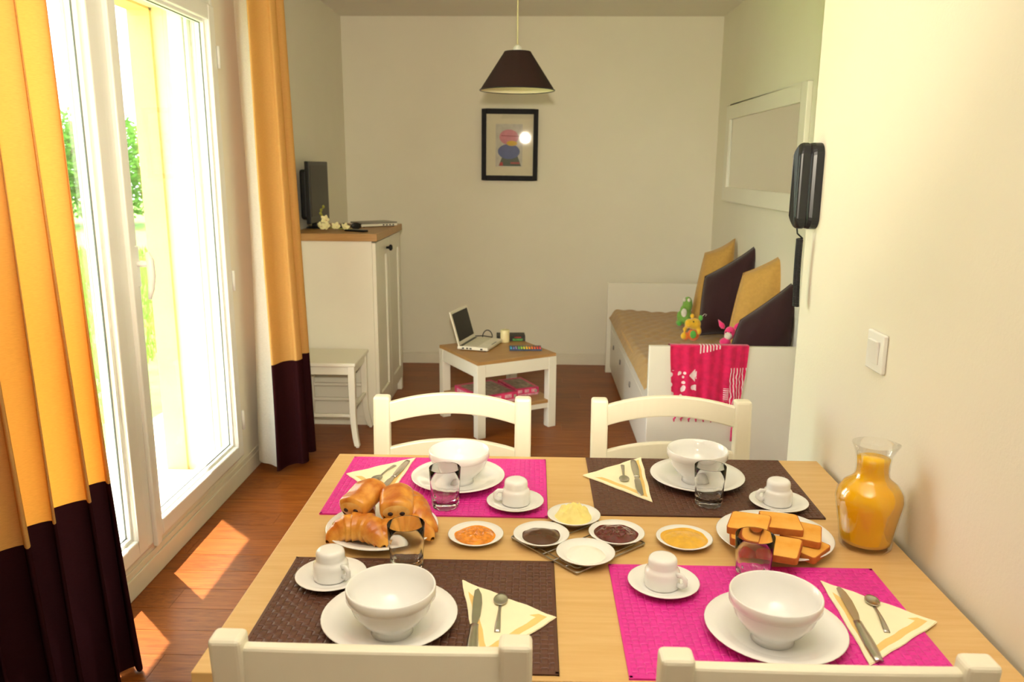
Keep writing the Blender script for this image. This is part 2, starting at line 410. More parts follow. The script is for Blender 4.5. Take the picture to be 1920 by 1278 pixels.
# ================================================================== OUTSIDE
M['paving'] = mat('pale_terrace_paving', 'd8d2c4', .9, var=.06, scale=4)
M['soil'] = mat('lawn_ground', '6f9a3a', .95, var=.3, scale=6)
M['grass'] = mat('grass_blade', '86b53e', .7, var=.3, scale=1.5)
struct(box('terrace', (-2.22, -3, -.12), (XO-.0, 9.5, -.005), M['paving']))
struct(box('lawn_ground', (-30, -6, -.2), (-2.22, 34, -.03), M['soil']))
mb = MB(); rg = random.Random(3)
for i in range(26000):
    t = rg.random()**1.7; yy = 3.6+t*10; xa = -2.24-(yy-3.6)*.30; xb = -2.24-(yy-1.6)*.85
    x = xb+(xa-xb)*rg.random(); h = .05+.06*rg.random()+.012*t*6; a = rg.random()*6.28; w = .006+.012*t
    dx, dy = math.cos(a)*w, math.sin(a)*w; lx, ly = rg.uniform(-.04, .04), rg.uniform(-.04, .04)
    mb.add([(x-dx, yy-dy, -.035), (x+dx, yy+dy, -.035), (x+lx, yy+ly, -.035+h)], [(0, 1, 2)])
gme = bpy.data.meshes.new('lawn'); gme.from_pydata(mb.v, [], mb.f); gme.materials.append(M['grass'])
go = bpy.data.objects.new('lawn_grass', gme); col.objects.link(go); go['kind'] = 'stuff'
tag(go, 'sunlit green lawn grass beyond the terrace', 'grass')
M['leaf'] = cloth_mat('hedge_leaf', '5f8f3a', .4, 30, .35)
M['leaf2'] = cloth_mat('pale_leaf', '8fb255', .4, 30, .35)
M['bark'] = mat('bark', '5a4632', .9, var=.2, scale=20)
def bush(x, y, rx, h, m, label, seed):
    t = thing('garden_bush', label, 'bush', (x, y, -.03), group='bushes along the end of the lawn')
    rr = random.Random(seed)
    for k in range(4):
        a = rr.random()*6.28; MB().tube([(0, 0, 0), (.25*math.cos(a), .25*math.sin(a), h*.35), (.5*math.cos(a), .5*math.sin(a), h*.75)], [.05, .035, .015], 7).obj('stem', M['bark'], t, smooth=True)
    mb = MB()
    for i in range(9000):
        u = rr.uniform(-1, 1); a = rr.random()*6.28; r = (rr.random()**.45); q = math.sqrt(1-u*u)
        n_ = 1+.28*noise.noise(Vector((q*math.cos(a)*2+seed, q*math.sin(a)*2, u*2)))
        p = Vector((rx*q*math.cos(a)*r*n_, rx*.8*q*math.sin(a)*r*n_, h*.52+h*.48*u*r*n_))
        s = .05+.05*rr.random()
        d1 = Vector((rr.gauss(0, 1), rr.gauss(0, 1), rr.gauss(0, .6))).normalized(); d2 = d1.cross(Vector((rr.gauss(0, 1), rr.gauss(0, 1), rr.gauss(0, 1)))).normalized()
        mb.add([p-d1*s, p+d2*s*.5, p+d1*s, p-d2*s*.5], [(0, 1, 2, 3)])
    me = bpy.data.meshes.new('foliage'); me.from_pydata(mb.v, [], mb.f); me.materials.append(m)
    fo = bpy.data.objects.new('foliage', me); col.objects.link(fo); fo.parent = t; fo['kind'] = 'stuff'
q = on(185, 420, 'z', 0)
bush(q.x, q.y, 1.9, 2.9, M['leaf'], 'dense dark green bush at the end of the lawn behind the window stile', 11)
bush(q.x-5.2, q.y-1.0, 2.0, 3.3, M['leaf2'], 'tall pale green bush at the far side of the lawn', 12)
bush(q.x+4.6, q.y+2.6, 1.7, 2.6, M['leaf2'], 'low pale green bush on the house side of the lawn', 13)

# ================================================================== BACK OF THE ROOM
# ---- cabinet
CX1, CY0, CY1, CH = -.865, 4.354, 5.165, 1.05
cab = thing('storage_cabinet', 'tall white cabinet with oak top and panelled doors against the wall', 'cabinet', (0, 0, 0))
cab.location = ((XL+CX1)/2, (CY0+CY1)/2, 0)
def L(p): return (p[0]-cab.location.x, p[1]-cab.location.y, p[2])
def cbox(nm, a, b, m, par=cab, bevel=.003): return box(nm, L(a), L(b), m, par, bevel)
cbox('body', (XL+.013, CY0, .055), (CX1-.02, CY1, CH), M['white'])
cbox('plinth', (XL+.013, CY0+.004, 0), (CX1-.03, CY1-.004, .056), M['white'])
cbox('top', (XL+.013, CY0-.012, CH), (CX1+.012, CY1+.012, CH+.04), M['oak'], bevel=.002)
for y0, y1, ky in ((CY0+.003, (CY0+CY1)/2-.002, .72), ((CY0+CY1)/2+.002, CY1-.003, .2)):
    d = MB()
    for a, b in (((y0, .09), (y0+.07, CH-.01)), ((y1-.07, .09), (y1, CH-.01)), ((y0+.07, .09), (y1-.07, .17)), ((y0+.07, CH-.10), (y1-.07, CH-.01))):
        d.box(L((CX1-.02, a[0], a[1])), L((CX1, b[0], b[1])))
    d.box(L((CX1-.02, y0+.07, .17)), L((CX1-.010, y1-.07, CH-.10)))
    d = d.obj('door', M['white'], cab, bevel=.0025)
    cbox('panel_moulding', (CX1-.012, y0+.068, .168), (CX1-.002, y0+.076, CH-.098), M['white'], d, .002)
    cbox('panel_moulding', (CX1-.012, y1-.076, .168), (CX1-.002, y1-.068, CH-.098), M['white'], d, .002)
    if ky == .72:
        kp = L((CX1, y0+(y1-y0)*.80, .985))
        MB().lathe([(0, .036), (.010, .036), (.017, .031), (.019, .025), (.016, .019), (.008, .015), (.007, 0)], 20, T(*kp) @ Matrix.Rotation(R(90), 4, 'Y')).obj('knob', M['black'], d, smooth=True)
cbox('corner_foot', (CX1-.035, CY1-.05, 0), (CX1-.002, CY1, .09), M['white']); cbox('corner_foot', (CX1-.035, CY0, 0), (CX1-.002, CY0+.05, .09), M['white'])
ZT = CH+.04
# ---- TV
tv = thing('television', 'small black flat television on the oak cabinet top', 'television', (-1.27, 4.77, ZT))
box('bezel', (-.025, -.21, .035), (.0, .21, .385), M['black'], tv, .004)
box('screen', (-.002, -.187, .075), (.0015, .187, .362), M['screen'], tv)
box('rear_housing', (-.07, -.17, .06), (-.024, .17, .34), M['black'], tv, .015)
MB().box((-.045, -.035, .008), (-.015, .035, .06)).obj('neck', M['black'], tv, bevel=.004)
MB().lathe([(0, .010), (.065, .008), (.072, .003), (.072, 0), (0, 0)], 28, Matrix.Scale(1.35, 4, (0, 1, 0)) @ T(-.012, 0, 0)).obj('foot', M['black'], tv, smooth=True)
# ---- closed laptop on cabinet
lp = thing('closed_laptop', 'closed white laptop lying at the corner of the cabinet top', 'laptop', (-.985, 4.93, ZT), (0, 0, R(38)))
M['lapw'] = mat('white_laptop_plastic', 'e9e2d0', .35, var=.02); M['lapg'] = mat('grey_laptop_plastic', '8f8a80', .4, var=.03)
box('base', (-.12, -.08, .004), (.12, .08, .019), M['lapw'], lp, .004)
box('lid', (-.12, -.08, .0195), (.12, .08, .029), M['lapg'], lp, .004)
for i in range(4): box('port', (.02+i*.022, -.0808, .008), (.03+i*.022, -.078, .015), M['black'], lp)
for a in (-1, 1):
    for b in (-1, 1): MB().lathe([(.006, 0), (.006, .005)], 8, T(a*.1, b*.065, 0)).obj('foot', M['black'], lp)
# remote
rm = thing('remote_control', 'thin black remote control lying on the cabinet edge', 'remote', (-1.0, 4.50, ZT), (0, 0, R(60)))
box('case', (-.018, -.075, 0), (.018, .075, .012), M['black'], rm, .004)
for i in range(5):
    for j in range(3): box('button', (-.012+j*.009, -.05+i*.016, .0118), (-.006+j*.009, -.042+i*.016, .0135), M['lapg'], rm)
# sunglasses
sg = thing('sunglasses', 'folded dark sunglasses beside the flower stem on the cabinet', 'sunglasses', (-1.06, 4.62, ZT), (0, 0, R(25)))
for s in (-1, 1):
    MB().ell((s*.034, 0, .021), (.029, .004, .020)).obj('lens', M['screen'], sg, smooth=True)
    MB().tube([(s*.064, 0, .03), (s*.064, .02, .028), (-s*.02, .03+.006*s, .012), (-s*.05, .032+.006*s, .004)], .0025, 6).obj('temple_arm', M['black'], sg, smooth=True)
MB().tube([(-.008, 0, .026), (0, -.003, .030), (.008, 0, .026)], .003, 6).obj('bridge', M['black'], sg, smooth=True)
# orchid stem
M['petal'] = mat('cream_petal', 'efe6b0', .6, var=.08); M['petalc'] = mat('red_petal_centre', 'b03a22', .6, var=.2); M['stemg'] = mat('green_stem', '8f8f3c', .6, var=.1)
oc = thing('orchid_stem', 'cream artificial orchid stem with red centres lying on the cabinet', 'flower', (-1.16, 4.47, ZT))
MB().tube([(.16, .06, .008), (.09, .05, .012), (.02, .02, .022), (-.01, .02, .05), (-.03, .03, .09), (-.035, .03, .12), (-.015, .03, .135)], [.004, .004, .0035, .003, .003, .0025, .002], 8).obj('stem', M['stemg'], oc, smooth=True)
fr = random.Random(5)
def petal_mesh(l, w):
    return MB().grid(lambda u, v: (l*u, w*math.sin(math.pi*min(1, u*.93+.05))**.8*(v-.5), .25*l*u*u-.3*w*abs(v-.5)), 6, 4)
pm = petal_mesh(.027, .022).data('petal', M['petal'], True)
for k, (fx, fy, fz, tx, tz) in enumerate([(.0, .005, .02, 20, 0), (.05, .02, .018, 60, 50), (.10, .03, .014, 75, 100), (-.035, .01, .018, 30, 200), (-.01, .02, .055, 15, 40)]):
    f = bpy.data.objects.new('blossom', petal_mesh(.018, .016).data('blossom', M['petalc'], True)); col.objects.link(f); f.parent = oc
    f.location = (fx, fy-.006, fz+.012); f.rotation_euler = (R(70-tx*.3), 0, R(tz*.3))
    for i in range(5):
        p = bpy.data.objects.new('petal', pm); col.objects.link(p); p.parent = f; p.rotation_euler = (R(fr.uniform(-25, 25)), R(-12), R(72*i+fr.uniform(-8, 8)))
for (bx, by, bz) in ((-.03, .03, .085), (-.037, .028, .10), (-.034, .032, .118), (-.02, .03, .137)):
    MB().ell((bx, by, bz), (.008, .008, .010), 10, 6).obj('bud', M['stemg'], oc, smooth=True)

# ---- stool
st = thing('low_stool', 'low white wooden stool standing in front of the cabinet', 'stool', (-1.09, 4.155, 0))
def leg_curve(x, y, h, sx, sy, w=.037):
    mb = MB(); n = 8; pts = []
    for i in range(n+1):
        t = i/n; z = h*(1-t); f = max(0, t-.55)/.45
        pts.append((x+sx*.022*f*f, y+sy*.022*f*f, z+(.008 if i == n else 0)))
    vs = []; fs = []
    for i, (a, b, z) in enumerate(pts):
        ww = w*(1-.25*(i/n)); vs += [(a-ww/2, b-ww/2, z), (a+ww/2, b-ww/2, z), (a+ww/2, b+ww/2, z), (a-ww/2, b+ww/2, z)]
    for i in range(n):
        for q in range(4): fs.append((i*4+q, i*4+(q+1) % 4, i*4+4+(q+1) % 4, i*4+4+q))
    fs += [(0, 1, 2, 3), (4*n, 4*n+1, 4*n+2, 4*n+3)]
    return mb.add(vs, fs)
box('seat', (-.175, -.175, .435), (.175, .175, .455), M['white'], st, .005)
for sx in (-1, 1):
    for sy in (-1, 1):
        lg = leg_curve(sx*.15, sy*.15, .436, sx, sy).obj('leg', M['white'], st, bevel=.003)
        MB().lathe([(.009, 0), (.009, .009)], 10, T(sx*.172, sy*.172, 0)).obj('glide', M['pvc'], lg)
for sy in (-1, 1): box('apron', (-.14, sy*.15-.009, .39), (.14, sy*.15+.009, .436), M['white'], st, .002)
for sx in (-1, 1): box('apron', (sx*.15-.009, -.14, .39), (sx*.15+.009, .14, .436), M['white'], st, .002)
for z, sy in ((.16, -1), (.16, 1), (.245, 1)): box('rung', (-.145, sy*.152-.008, z), (.145, sy*.152+.008, z+.018), M['white'], st, .003)
for sx in (-1, 1): box('rung', (sx*.152-.008, -.145, .20), (sx*.152+.008, .145, .218), M['white'], st, .003)

# ---- coffee table
TH = .43; ang = math.atan2(4.381-4.133, .122+.294)
cN = Vector((-.294, 4.133)); SD = .50
ct = thing('coffee_table', 'square white coffee table with oak top and lower shelf', 'coffee table', (0, 0, 0), (0, 0, ang))
cc = cN + Vector((math.cos(ang)-math.sin(ang), math.sin(ang)+math.cos(ang)))*SD/2
ct.location = (cc.x, cc.y, 0); h = SD/2
box('top', (-h+.002, -h+.002, TH-.018), (h-.002, h-.002, TH), M['oak'], ct, .002)
for sx in (-1, 1):
    for sy in (-1, 1):
        x0, y0 = (h-.05 if sx > 0 else -h), (h-.05 if sy > 0 else -h)
        box('leg', (x0, y0, 0), (x0+.05, y0+.05, TH-.018), M['white'], ct, .003)
for s in (-1, 1):
    box('apron', (-h+.05, s*(h-.012)-.01, TH-.088), (h-.05, s*(h-.012)+.01, TH-.018), M['white'], ct, .002)
    box('apron', (s*(h-.012)-.01, -h+.05, TH-.088), (s*(h-.012)+.01, h-.05, TH-.018), M['white'], ct, .002)
    box('shelf_rail', (-h+.05, s*(h-.02)-.012, .115), (h-.05, s*(h-.02)+.012, .145), M['white'], ct, .002)
    box('shelf_rail', (s*(h-.02)-.012, -h+.05, .115), (s*(h-.02)+.012, h-.05, .145), M['white'], ct, .002)
shp = [(-h+.05, -h+.004), (h-.05, -h+.004), (h-.05, -h+.05), (h-.004, -h+.05), (h-.004, h-.05), (h-.05, h-.05), (h-.05, h-.004), (-h+.05, h-.004), (-h+.05, h-.05), (-h+.004, h-.05), (-h+.004, -h+.05), (-h+.05, -h+.05)]
MB().prism(shp, .145, .163, None).obj('shelf', M['oak'], ct, bevel=.002)
# ---- open laptop
A = on(857, 656, 'z', TH); C_ = on(911, 665, 'z', TH); B_ = on(889, 637, 'z', TH)
hd_ = (B_-A).normalized(); la = math.atan2(hd_.y, hd_.x)
lt = thing('open_laptop', 'small white laptop standing open on the coffee table', 'laptop', (A.x, A.y, TH), (0, 0, la-R(90)))
# local: y along hinge, x towards the user
W_, D_ = .275, .185
box('base', (0, 0, .005), (D_, W_, .024), M['lapw'], lt, .005)
box('keyboard', (.035, .012, .0238), (.12, W_-.012, .0252), mat('white_keys', 'd9d2bd', .5, var=.15, scale=160), lt)
box('hinge_strip', (.006, .012, .0238), (.030, W_-.012, .025), M['black'], lt)
box('touchpad', (.130, .095, .0238), (.172, .175, .0250), M['lapw'], lt); box('touchpad_button', (.173, .095, .0238), (.181, .175, .0252), M['lapg'], lt)
for i, xx in enumerate((.03, .055, .075, .14)): box('port', (xx, -.0012, .010), (xx+.013, .002, .018), M['black'], lt)
lid = MB().box((0, 0, 0), (.009, W_, .20)).obj('lid', M['lapw'], lt, (.006, 0, .022), (0, R(-16), 0), bevel=.004)
box('screen', (.0085, .016, .022), (.0098, W_-.016, .184), M['screen'], lid)
for yy in (.03, W_-.03): MB().tube([(.004, yy-.02, .022), (.004, yy+.02, .022)], .006, 8).obj('hinge', M['lapg'], lt, smooth=True)
for a in (.02, .16):
    for b in (.02, W_-.02): MB().lathe([(.006, 0), (.006, .006)], 8, T(a, b, 0)).obj('foot', M['black'], lt)
# cable, candle, boxes
p = on(914, 636, 'z', TH); p.y += .05
tag(MB().tube([(p.x-.003-.030*math.cos(a), p.y+.01*math.sin(a), TH+.003+.042*math.sin(a)) for a in [math.pi*i/14 for i in range(15)]]+[ (p.x-.03, p.y+.04, TH+.003), (p.x-.09, p.y+.03, TH+.003)], .003, 8).obj('laptop_cable', M['black'], smooth=True), 'black cable looping up behind the open laptop', 'cable')
p = on(946.5, 642, 'z', TH)
cd = thing('pillar_candle', 'short cream pillar candle on the coffee table beside the laptop', 'candle', (p.x, p.y+.02, TH))
MB().lathe([(0, 0), (.027, 0), (.0275, .003), (.0275, .07), (.025, .074), (.012, .071), (0, .07)], 28).obj('wax', mat('cream_wax', 'efe2b0', .5, var=.03, sss=.2), cd, smooth=True)
MB().tube([(0, 0, .069), (.001, 0, .079), (.004, 0, .086)], .0014, 6).obj('wick', M['napkin'], cd)
p = on(957, 641, 'z', TH)
gb = thing('game_box', 'small dark game box with green print behind the candle', 'box', (p.x, p.y+.07, TH), (0, 0, R(4)))
M['dkbox'] = mat('dark_print_card', '2a2620', .5, var=.4, scale=40); M['gnprint'] = mat('green_print', '4f8f45', .5, var=.5, scale=60); M['rdprint'] = mat('red_print', 'a33a34', .5, var=.4, scale=60)
box('carton', (-.085, -.05, 0), (.085, .05, .034), M['dkbox'], gb, .001)
box('green_print', (.01, -.0508, .004), (.07, -.049, .016), M['gnprint'], gb); box('red_print', (.02, -.0508, .020), (.06, -.049, .028), M['rdprint'], gb)
p = on(985, 654, 'z', TH)
pc = thing('pencil_case', 'flat dark pencil tin with a rainbow row of coloured pencils', 'pencil tin', (p.x, p.y, TH), (0, 0, R(3)))
box('tray', (-.092, -.052, 0), (.092, .052, .010), mat('blue_tin_print', '3a4a66', .4, var=.5, scale=30), pc, .002)
rb = ['3fa4d8', '6f7fc8', '9a8fb0', '6bb56a', 'a4cf4a', 'e0d83c', 'f5c52e', 'f2a02c', 'ee7d2a', 'e86030', 'e2503a', 'd64a5a']
box('picture_print', (-.085, .002, .0098), (.085, .046, .011), mat('tin_lid_print', '2c3550', .3, var=.8, scale=35), pc)
for i, c in enumerate(rb):
    MB().tube([(-.083+i*.015, -.046, .0145), (-.083+i*.015, -.006, .0145), (-.083+i*.015, .0, .0145)], [.0055, .0055, .001], 6).obj('pencil', mat('pencil_'+c, c, .4, var=.03), pc)
# puzzle boxes on the shelf
M['pkbox'] = mat('pink_card_print', 'dd3f74', .4, var=.25, scale=25); M['pkpic'] = mat('faded_picture_print', '9a8670', .4, var=.5, scale=35); M['palep'] = mat('pale_pink_print', 'f0a8bc', .5, var=.3, scale=60)
def puzzle(label, lx, ly, a, w, d, hh):
    pz = thing('puzzle_box', label, 'puzzle box', (0, 0, 0), (0, 0, ang+R(a)), 'pink puzzle boxes on the coffee table shelf')
    v = RZ(ang) @ Vector((lx, ly, 0)); pz.location = (ct.location.x+v.x, ct.location.y+v.y, .1632)
    box('tray', (-w/2+.002, -d/2+.002, 0), (w/2-.002, d/2-.002, hh*.5), M['palep'], pz, .001)
    ld = box('lid', (-w/2, -d/2, hh*.25), (w/2, d/2, hh), M['pkbox'], pz, .0015)
    box('picture_print', (-w/2+.02, -d/2+.018, hh-.0005), (w/2-.02, d/2-.03, hh+.0007), M['pkpic'], ld)
    for s in (0, 1, 2): box('lettering_band', (-w/2+.02+s*w*.28, -d/2-.0007, hh*.42), (-w/2+.02+s*w*.28+w*.18, -d/2+.001, hh*.82), M['palep'], ld)
    box('side_print', (-w/2-.0007, -d/2+.03, hh*.42), (-w/2+.001, d/2-.03, hh*.8), M['palep'], ld)
    box('barcode', (w/2-.028, -d/2-.0009, hh*.35), (w/2-.012, -d/2+.001, hh*.7), mat('barcode_print', 'b9b3a2', .5, var=.6, scale=300), ld)
puzzle('larger pink puzzle box on the coffee table shelf', -.085, -.03, 3, .245, .30, .052)
puzzle('smaller pink puzzle box beside the larger one on the shelf', .142, .0, -4, .155, .24, .045)

# ---- picture on back wall
pcx = (on(904, 205, 'y', YB)+on(1007, 338, 'y', YB))/2
pf = thing('framed_picture', 'black framed abstract print hanging on the back wall', 'picture', (pcx.x, YB-.022, pcx.z), (R(1.0), R(.4), R(.7)))
PW, PH, FW = .400, .492, .034
mb = MB()
mb.box((-PW/2, -.012, -PH/2), (-PW/2+FW, .010, PH/2)).box((PW/2-FW, -.012, -PH/2), (PW/2, .010, PH/2))
mb.box((-PW/2+FW, -.012, -PH/2), (PW/2-FW, .010, -PH/2+FW)).box((-PW/2+FW, -.012, PH/2-FW), (PW/2-FW, .010, PH/2))
mb.obj('frame', M['frame_black'], pf, bevel=.003)
box('mount', (-PW/2+FW, .002, -PH/2+FW), (PW/2-FW, .006, PH/2-FW), M['paper'], pf)
def flat(nm, poly, c, yo):
    MB().prism([(x, z) for x, z in poly], 0, .0004, Matrix.Rotation(R(90), 4, 'X')).obj(nm, mat(nm+c, c, .7, var=.12, scale=25), pf, (0, yo, 0))
def ell2(cx, cz, rx, rz, n=28): return [(cx+rx*math.cos(2*math.pi*i/n), cz+rz*math.sin(2*math.pi*i/n)) for i in range(n)]
flat('print_ground', [(-.10, -.15), (.09, -.15), (.09, .145), (-.10, .145)], 'cfc9bd', .0016)
flat('grey_base', [(-.078, -.145), (.082, -.145), (.056, -.075), (-.05, -.075)], '55605a', .0010)
flat('red_block', [(-.074, -.143), (-.046, -.143), (-.05, -.118), (-.066, -.118)], 'c2454a', .0005)
flat('red_block', [(.006, -.130), (.074, -.130), (.068, -.118), (.006, -.118)], 'b8545a', .0005)
flat('blue_oval', ell2(-.006, -.045, .078, .052), '5c6aa0', .0005)
flat('yellow_oval', ell2(.015, .012, .038, .018), 'e6bb35', .0000)
flat('pink_oval', ell2(-.006, .055, .068, .052), 'd98a9a', .0004)
flat('red_line', [(-.06, .062), (.066, .058), (.066, .062), (-.06, .067)], 'a8354a', -.0004)
box('glass', (-PW/2+FW, -.005, -PH/2+FW), (PW/2-FW, -.003, PH/2-FW), M['picpane'], pf)

# ---- mirror on right wall
mr_ = thing('wall_mirror', 'wide cream framed mirror hanging above the daybed', 'mirror', (XR, 4.71, 1.545))
mb = MB(); MY, MZ, MW = .80, .305, .09
mb.box((-.026, -MY, -MZ), (0, -MY+MW, MZ)).box((-.026, MY-MW, -MZ), (0, MY, MZ)).box((-.026, -MY+MW, -MZ), (0, MY-MW, -MZ+MW)).box((-.026, -MY+MW, MZ-MW), (0, MY-MW, MZ))
mb.obj('frame', M['white'], mr_, bevel=.004)
box('mirror_glass', (-.014, -MY+MW, -MZ+MW), (-.008, MY-MW, MZ-MW), M['mirror'], mr_)

# ---- pendant lamp
lm = thing('pendant_lamp', 'pendant lamp with dark brown conical shade hanging from the ceiling', 'lamp', (-.092, 4.15, ZC))
zb, zt_ = 1.822-ZC, 2.003-ZC
MB().lathe([(.186, zb), (.066, zt_)], 56, caps=False).obj('lamp_shade', M['shade'], lm, smooth=True)
MB().lathe([(.1835, zb+.001), (.0645, zt_-.001)], 56, caps=False).obj('shade_lining', M['shade_in'], lm, smooth=True)
MB().tube([(.186*math.cos(a), .186*math.sin(a), zb) for a in [2*math.pi*i/56 for i in range(56)]], .0028, 6, closed=True).obj('shade_rim', M['black'], lm, smooth=True)
MB().tube([(.065*math.cos(a), .065*math.sin(a), zt_) for a in [2*math.pi*i/40 for i in range(40)]], .002, 6, closed=True).obj('shade_rim', M['black'], lm, smooth=True)
MB().lathe([(.0, zt_+.035), (.008, zt_+.033), (.019, zt_+.022), (.022, zt_), (.020, zt_-.05), (0, zt_-.05)], 20).obj('lamp_holder', M['pvc'], lm, smooth=True)
for k in range(3):
    a = k*2.094; MB().tube([(.02*math.cos(a), .02*math.sin(a), zt_-.004), (.065*math.cos(a), .065*math.sin(a), zt_)], .0016, 6).obj('spoke', M['pvc'], lm)
MB().ell((0, 0, zt_-.085), (.028, .028, .04)).obj('bulb', mat('frosted_bulb', 'f2efe6', .4, var=.01), lm, smooth=True)
MB().tube([(0, 0, 0), (0, 0, zt_+.034)], .0035, 8).obj('cord', mat('cream_cord', 'e0d2a4', .5, var=.03), lm, smooth=True)
MB().lathe([(0, -.03), (.03, -.028), (.045, 0)], 20, caps=False).obj('ceiling_rose', M['pvc'], lm, smooth=True)

# ---- daybed
BX, BY0, BY1 = .556, 3.705, 5.66
bed = thing('daybed', 'white wooden daybed with drawers and tan quilted mattress', 'daybed', ((BX+XR)/2, (BY0+BY1)/2, 0))
def bl(p): return (p[0]-bed.location.x, p[1]-bed.location.y, p[2])
def bbox(nm, a, b, m=None, par=bed, bevel=.004): return box(nm, bl(a), bl(b), m or M['white'], par, bevel)
bbox('foot_panel', (BX-.005, BY0, 0), (XR-.014, BY0+.03, .628))
bbox('head_panel', (BX-.03, BY1-.03, 0), (XR-.014, BY1, .655))
bbox('rear_panel', (XR-.04, BY0+.03, .05), (XR-.014, BY1-.03, .40))
bbox('slat_base', (BX+.02, BY0+.03, .33), (XR-.04, BY1-.03, .355))
bbox('side_rail', (BX, BY0+.03, .33), (BX+.02, BY1-.03, .395)); bbox('side_plinth', (BX+.012, BY0+.03, 0), (BX+.03, BY1-.03, .05))
ym = (BY0+BY1)/2
for y0, y1 in ((BY0+.033, ym-.002), (ym+.002, BY1-.033)):
    dr = bbox('drawer', (BX, y0, .045), (BX+.018, y1, .327))
    for f in (.28, .72):
        yy = y0+(y1-y0)*f; q = bl((BX-.001, yy, .245))
        MB().lathe([(0, 0), (.016, 0), (.018, .003), (.014, .006), (0, .006)], 18, T(*q) @ Matrix.Rotation(R(-90), 4, 'Y')).obj('pull', M['lapg'], dr, smooth=True)
def quilt_top(u, v):
    x = BX-.012+(XR-.045-BX+.012)*u; y = BY0+.034+(BY1-BY0-.068)*v
    z = .452+.012*(abs(math.sin(u*math.pi*7+v*math.pi*16))**.5+abs(math.sin(u*math.pi*7-v*math.pi*16))**.5)*.5 + .010*noise.noise(Vector((u*3, v*7, 2)))
    z += .008*math.sin(v*9+u*3)
    e = smoothstep(0, .07, u); z = .385+(z-.385)*(.25+.75*e**.6) if u < .07 else z
    return bl((x+(.0 if u > 0 else -.004), y, z))
mt = MB().grid(quilt_top, 60, 130).obj('quilted_cover', M['quilt'], bed, smooth=True)
bbox('mattress', (BX+.004, BY0+.036, .356), (XR-.045, BY1-.036, .440), M['tanc'], mt, .015)
ZM = .480
# cushions
def cushion(label, TL, TR, BR, BL, m, th=.07, ear=1.0, seed=1):
    P = [Vector(q) for q in (TL, TR, BR, BL)]; c = sum(P, Vector())/4
    nrm = ((P[1]-P[3]).cross(P[0]-P[2])).normalized()
    if nrm.dot(CAM-c) < 0: nrm = -nrm
    o_ = thing('cushion', label, 'cushion', (c.x, c.y, min(q.z for q in P)), group='cushions leaning on the daybed wall')
    N = 26
    def surf(sgn):
        def g(u, v):
            a, b = 2*u-1, 2*v-1
            # concave sides so the corners read as ears
            au = a*(1+.05*(1-b*b)); bv = b*(1-.06*(1-a*a))
            uu, vv = (au+1)/2, (bv+1)/2
            p = (P[3]*(1-uu)+P[2]*uu)*(1-vv)+(P[0]*(1-uu)+P[1]*uu)*vv
            t = th*(max(0, (1-a**2)*(1-b**2))**.42)
            t += .012*noise.noise(Vector((a*2+seed, b*2, sgn)))*min(1, 3*(1-abs(a))*(1-abs(b))*4)
            return tuple(p+nrm*sgn*t-o_.location)
        return g
    MB().grid(surf(1), N, N).grid(surf(-1), N, N).obj('cover', m, o_, smooth=True)
    pts = []
    for e in range(4):
        for i in range(14):
            t = i/14; a, b = [(t, 1), (1, 1-t), (1-t, 0), (0, t)][e]; pts.append(surf(1)(a, b))
    MB().tube(pts, .003, 5, closed=True).obj('piping', m, o_, smooth=True)
    return o_
def W(px, py, y): return on(px, py, 'y', y)
cushion('tan cushion at the back of the row on the daybed', W(1322, 474, 5.14), W(1378, 447, 5.10), (1.235, 5.06, ZM), (1.0, 5.04, ZM), M['tanc'], .10, seed=1)
cushion('dark brown cushion standing between two tan cushions', W(1322, 518, 4.78), W(1424, 455, 4.72), (1.235, 4.66, ZM), (.985, 4.68, ZM), M['brownc'], .11, seed=2)
cushion('tan cushion standing between two dark brown cushions', W(1394, 512, 4.26), W(1490, 462, 4.24), (1.25, 4.18, ZM), (1.03, 4.22, ZM), M['tanc'], .08, seed=3)
cushion('dark brown cushion slumped against the daybed foot panel', W(1388, 600, 4.0), W(1502, 516, 4.0), (1.255, 3.90, ZM), (.97, 3.92, ZM), M['brownc'], .09, seed=4)

# ---- plush toys
def blob(parts, nm, m, par, vox=.006):
    mb = MB()
    for c, r in parts: mb.ell(c, r)
    o = mb.obj(nm, m, par, smooth=True)
    md = o.modifiers.new('fuse', 'REMESH'); md.mode = 'VOXEL'; md.voxel_size = vox; md.use_smooth_shade = True
    sm = o.modifiers.new('soft', 'SMOOTH'); sm.iterations = 6
    return o
def plushmat(n, c): return mat(n, c, .95, var=.12, scale=60, sheen=.5, bump=.5, bscale=400)
Pg, Py, Pp, Po, Pw, Pk = [plushmat('plush_'+n, c) for n, c in (('green', '7fae4a'), ('yellow', 'f0bd2c'), ('pink', 'f0347c'), ('orange', 'f07a2c'), ('white', 'e9e2cf'), ('lime', '5fb84a'))]
p = on(1286, 606, 'z', ZM)
t = thing('plush_toy', 'green plush toy with long upright head on the daybed', 'plush toy', (p.x-.012, p.y-.06, ZM), (0, 0, R(-15)), 'plush toys on the daybed')
blob([((0, 0, .05), (.04, .035, .05)), ((.005, .0, .13), (.032, .03, .055)), ((-.02, -.02, .10), (.02, .02, .03)), ((-.04, -.02, .018), (.022, .03, .018)), ((.025, -.03, .018), (.022, .03, .018)), ((-.045, -.01, .06), (.014, .018, .03))], 'body', Pg, t)
MB().ell((-.012, -.036, .085), (.018, .006, .028)).obj('belly_patch', Pw, t, smooth=True)
for s in (-1, 1): MB().ell((s*.014, -.024, .165), (.010, .010, .012)).obj('eye', Pw, t, smooth=True)
for s in (-1, 1): MB().ell((s*.026-.01, -.052, .018), (.015, .006, .015)).obj('foot_pad', Pk, t, smooth=True)
p = on(1300, 630, 'y', 4.53)
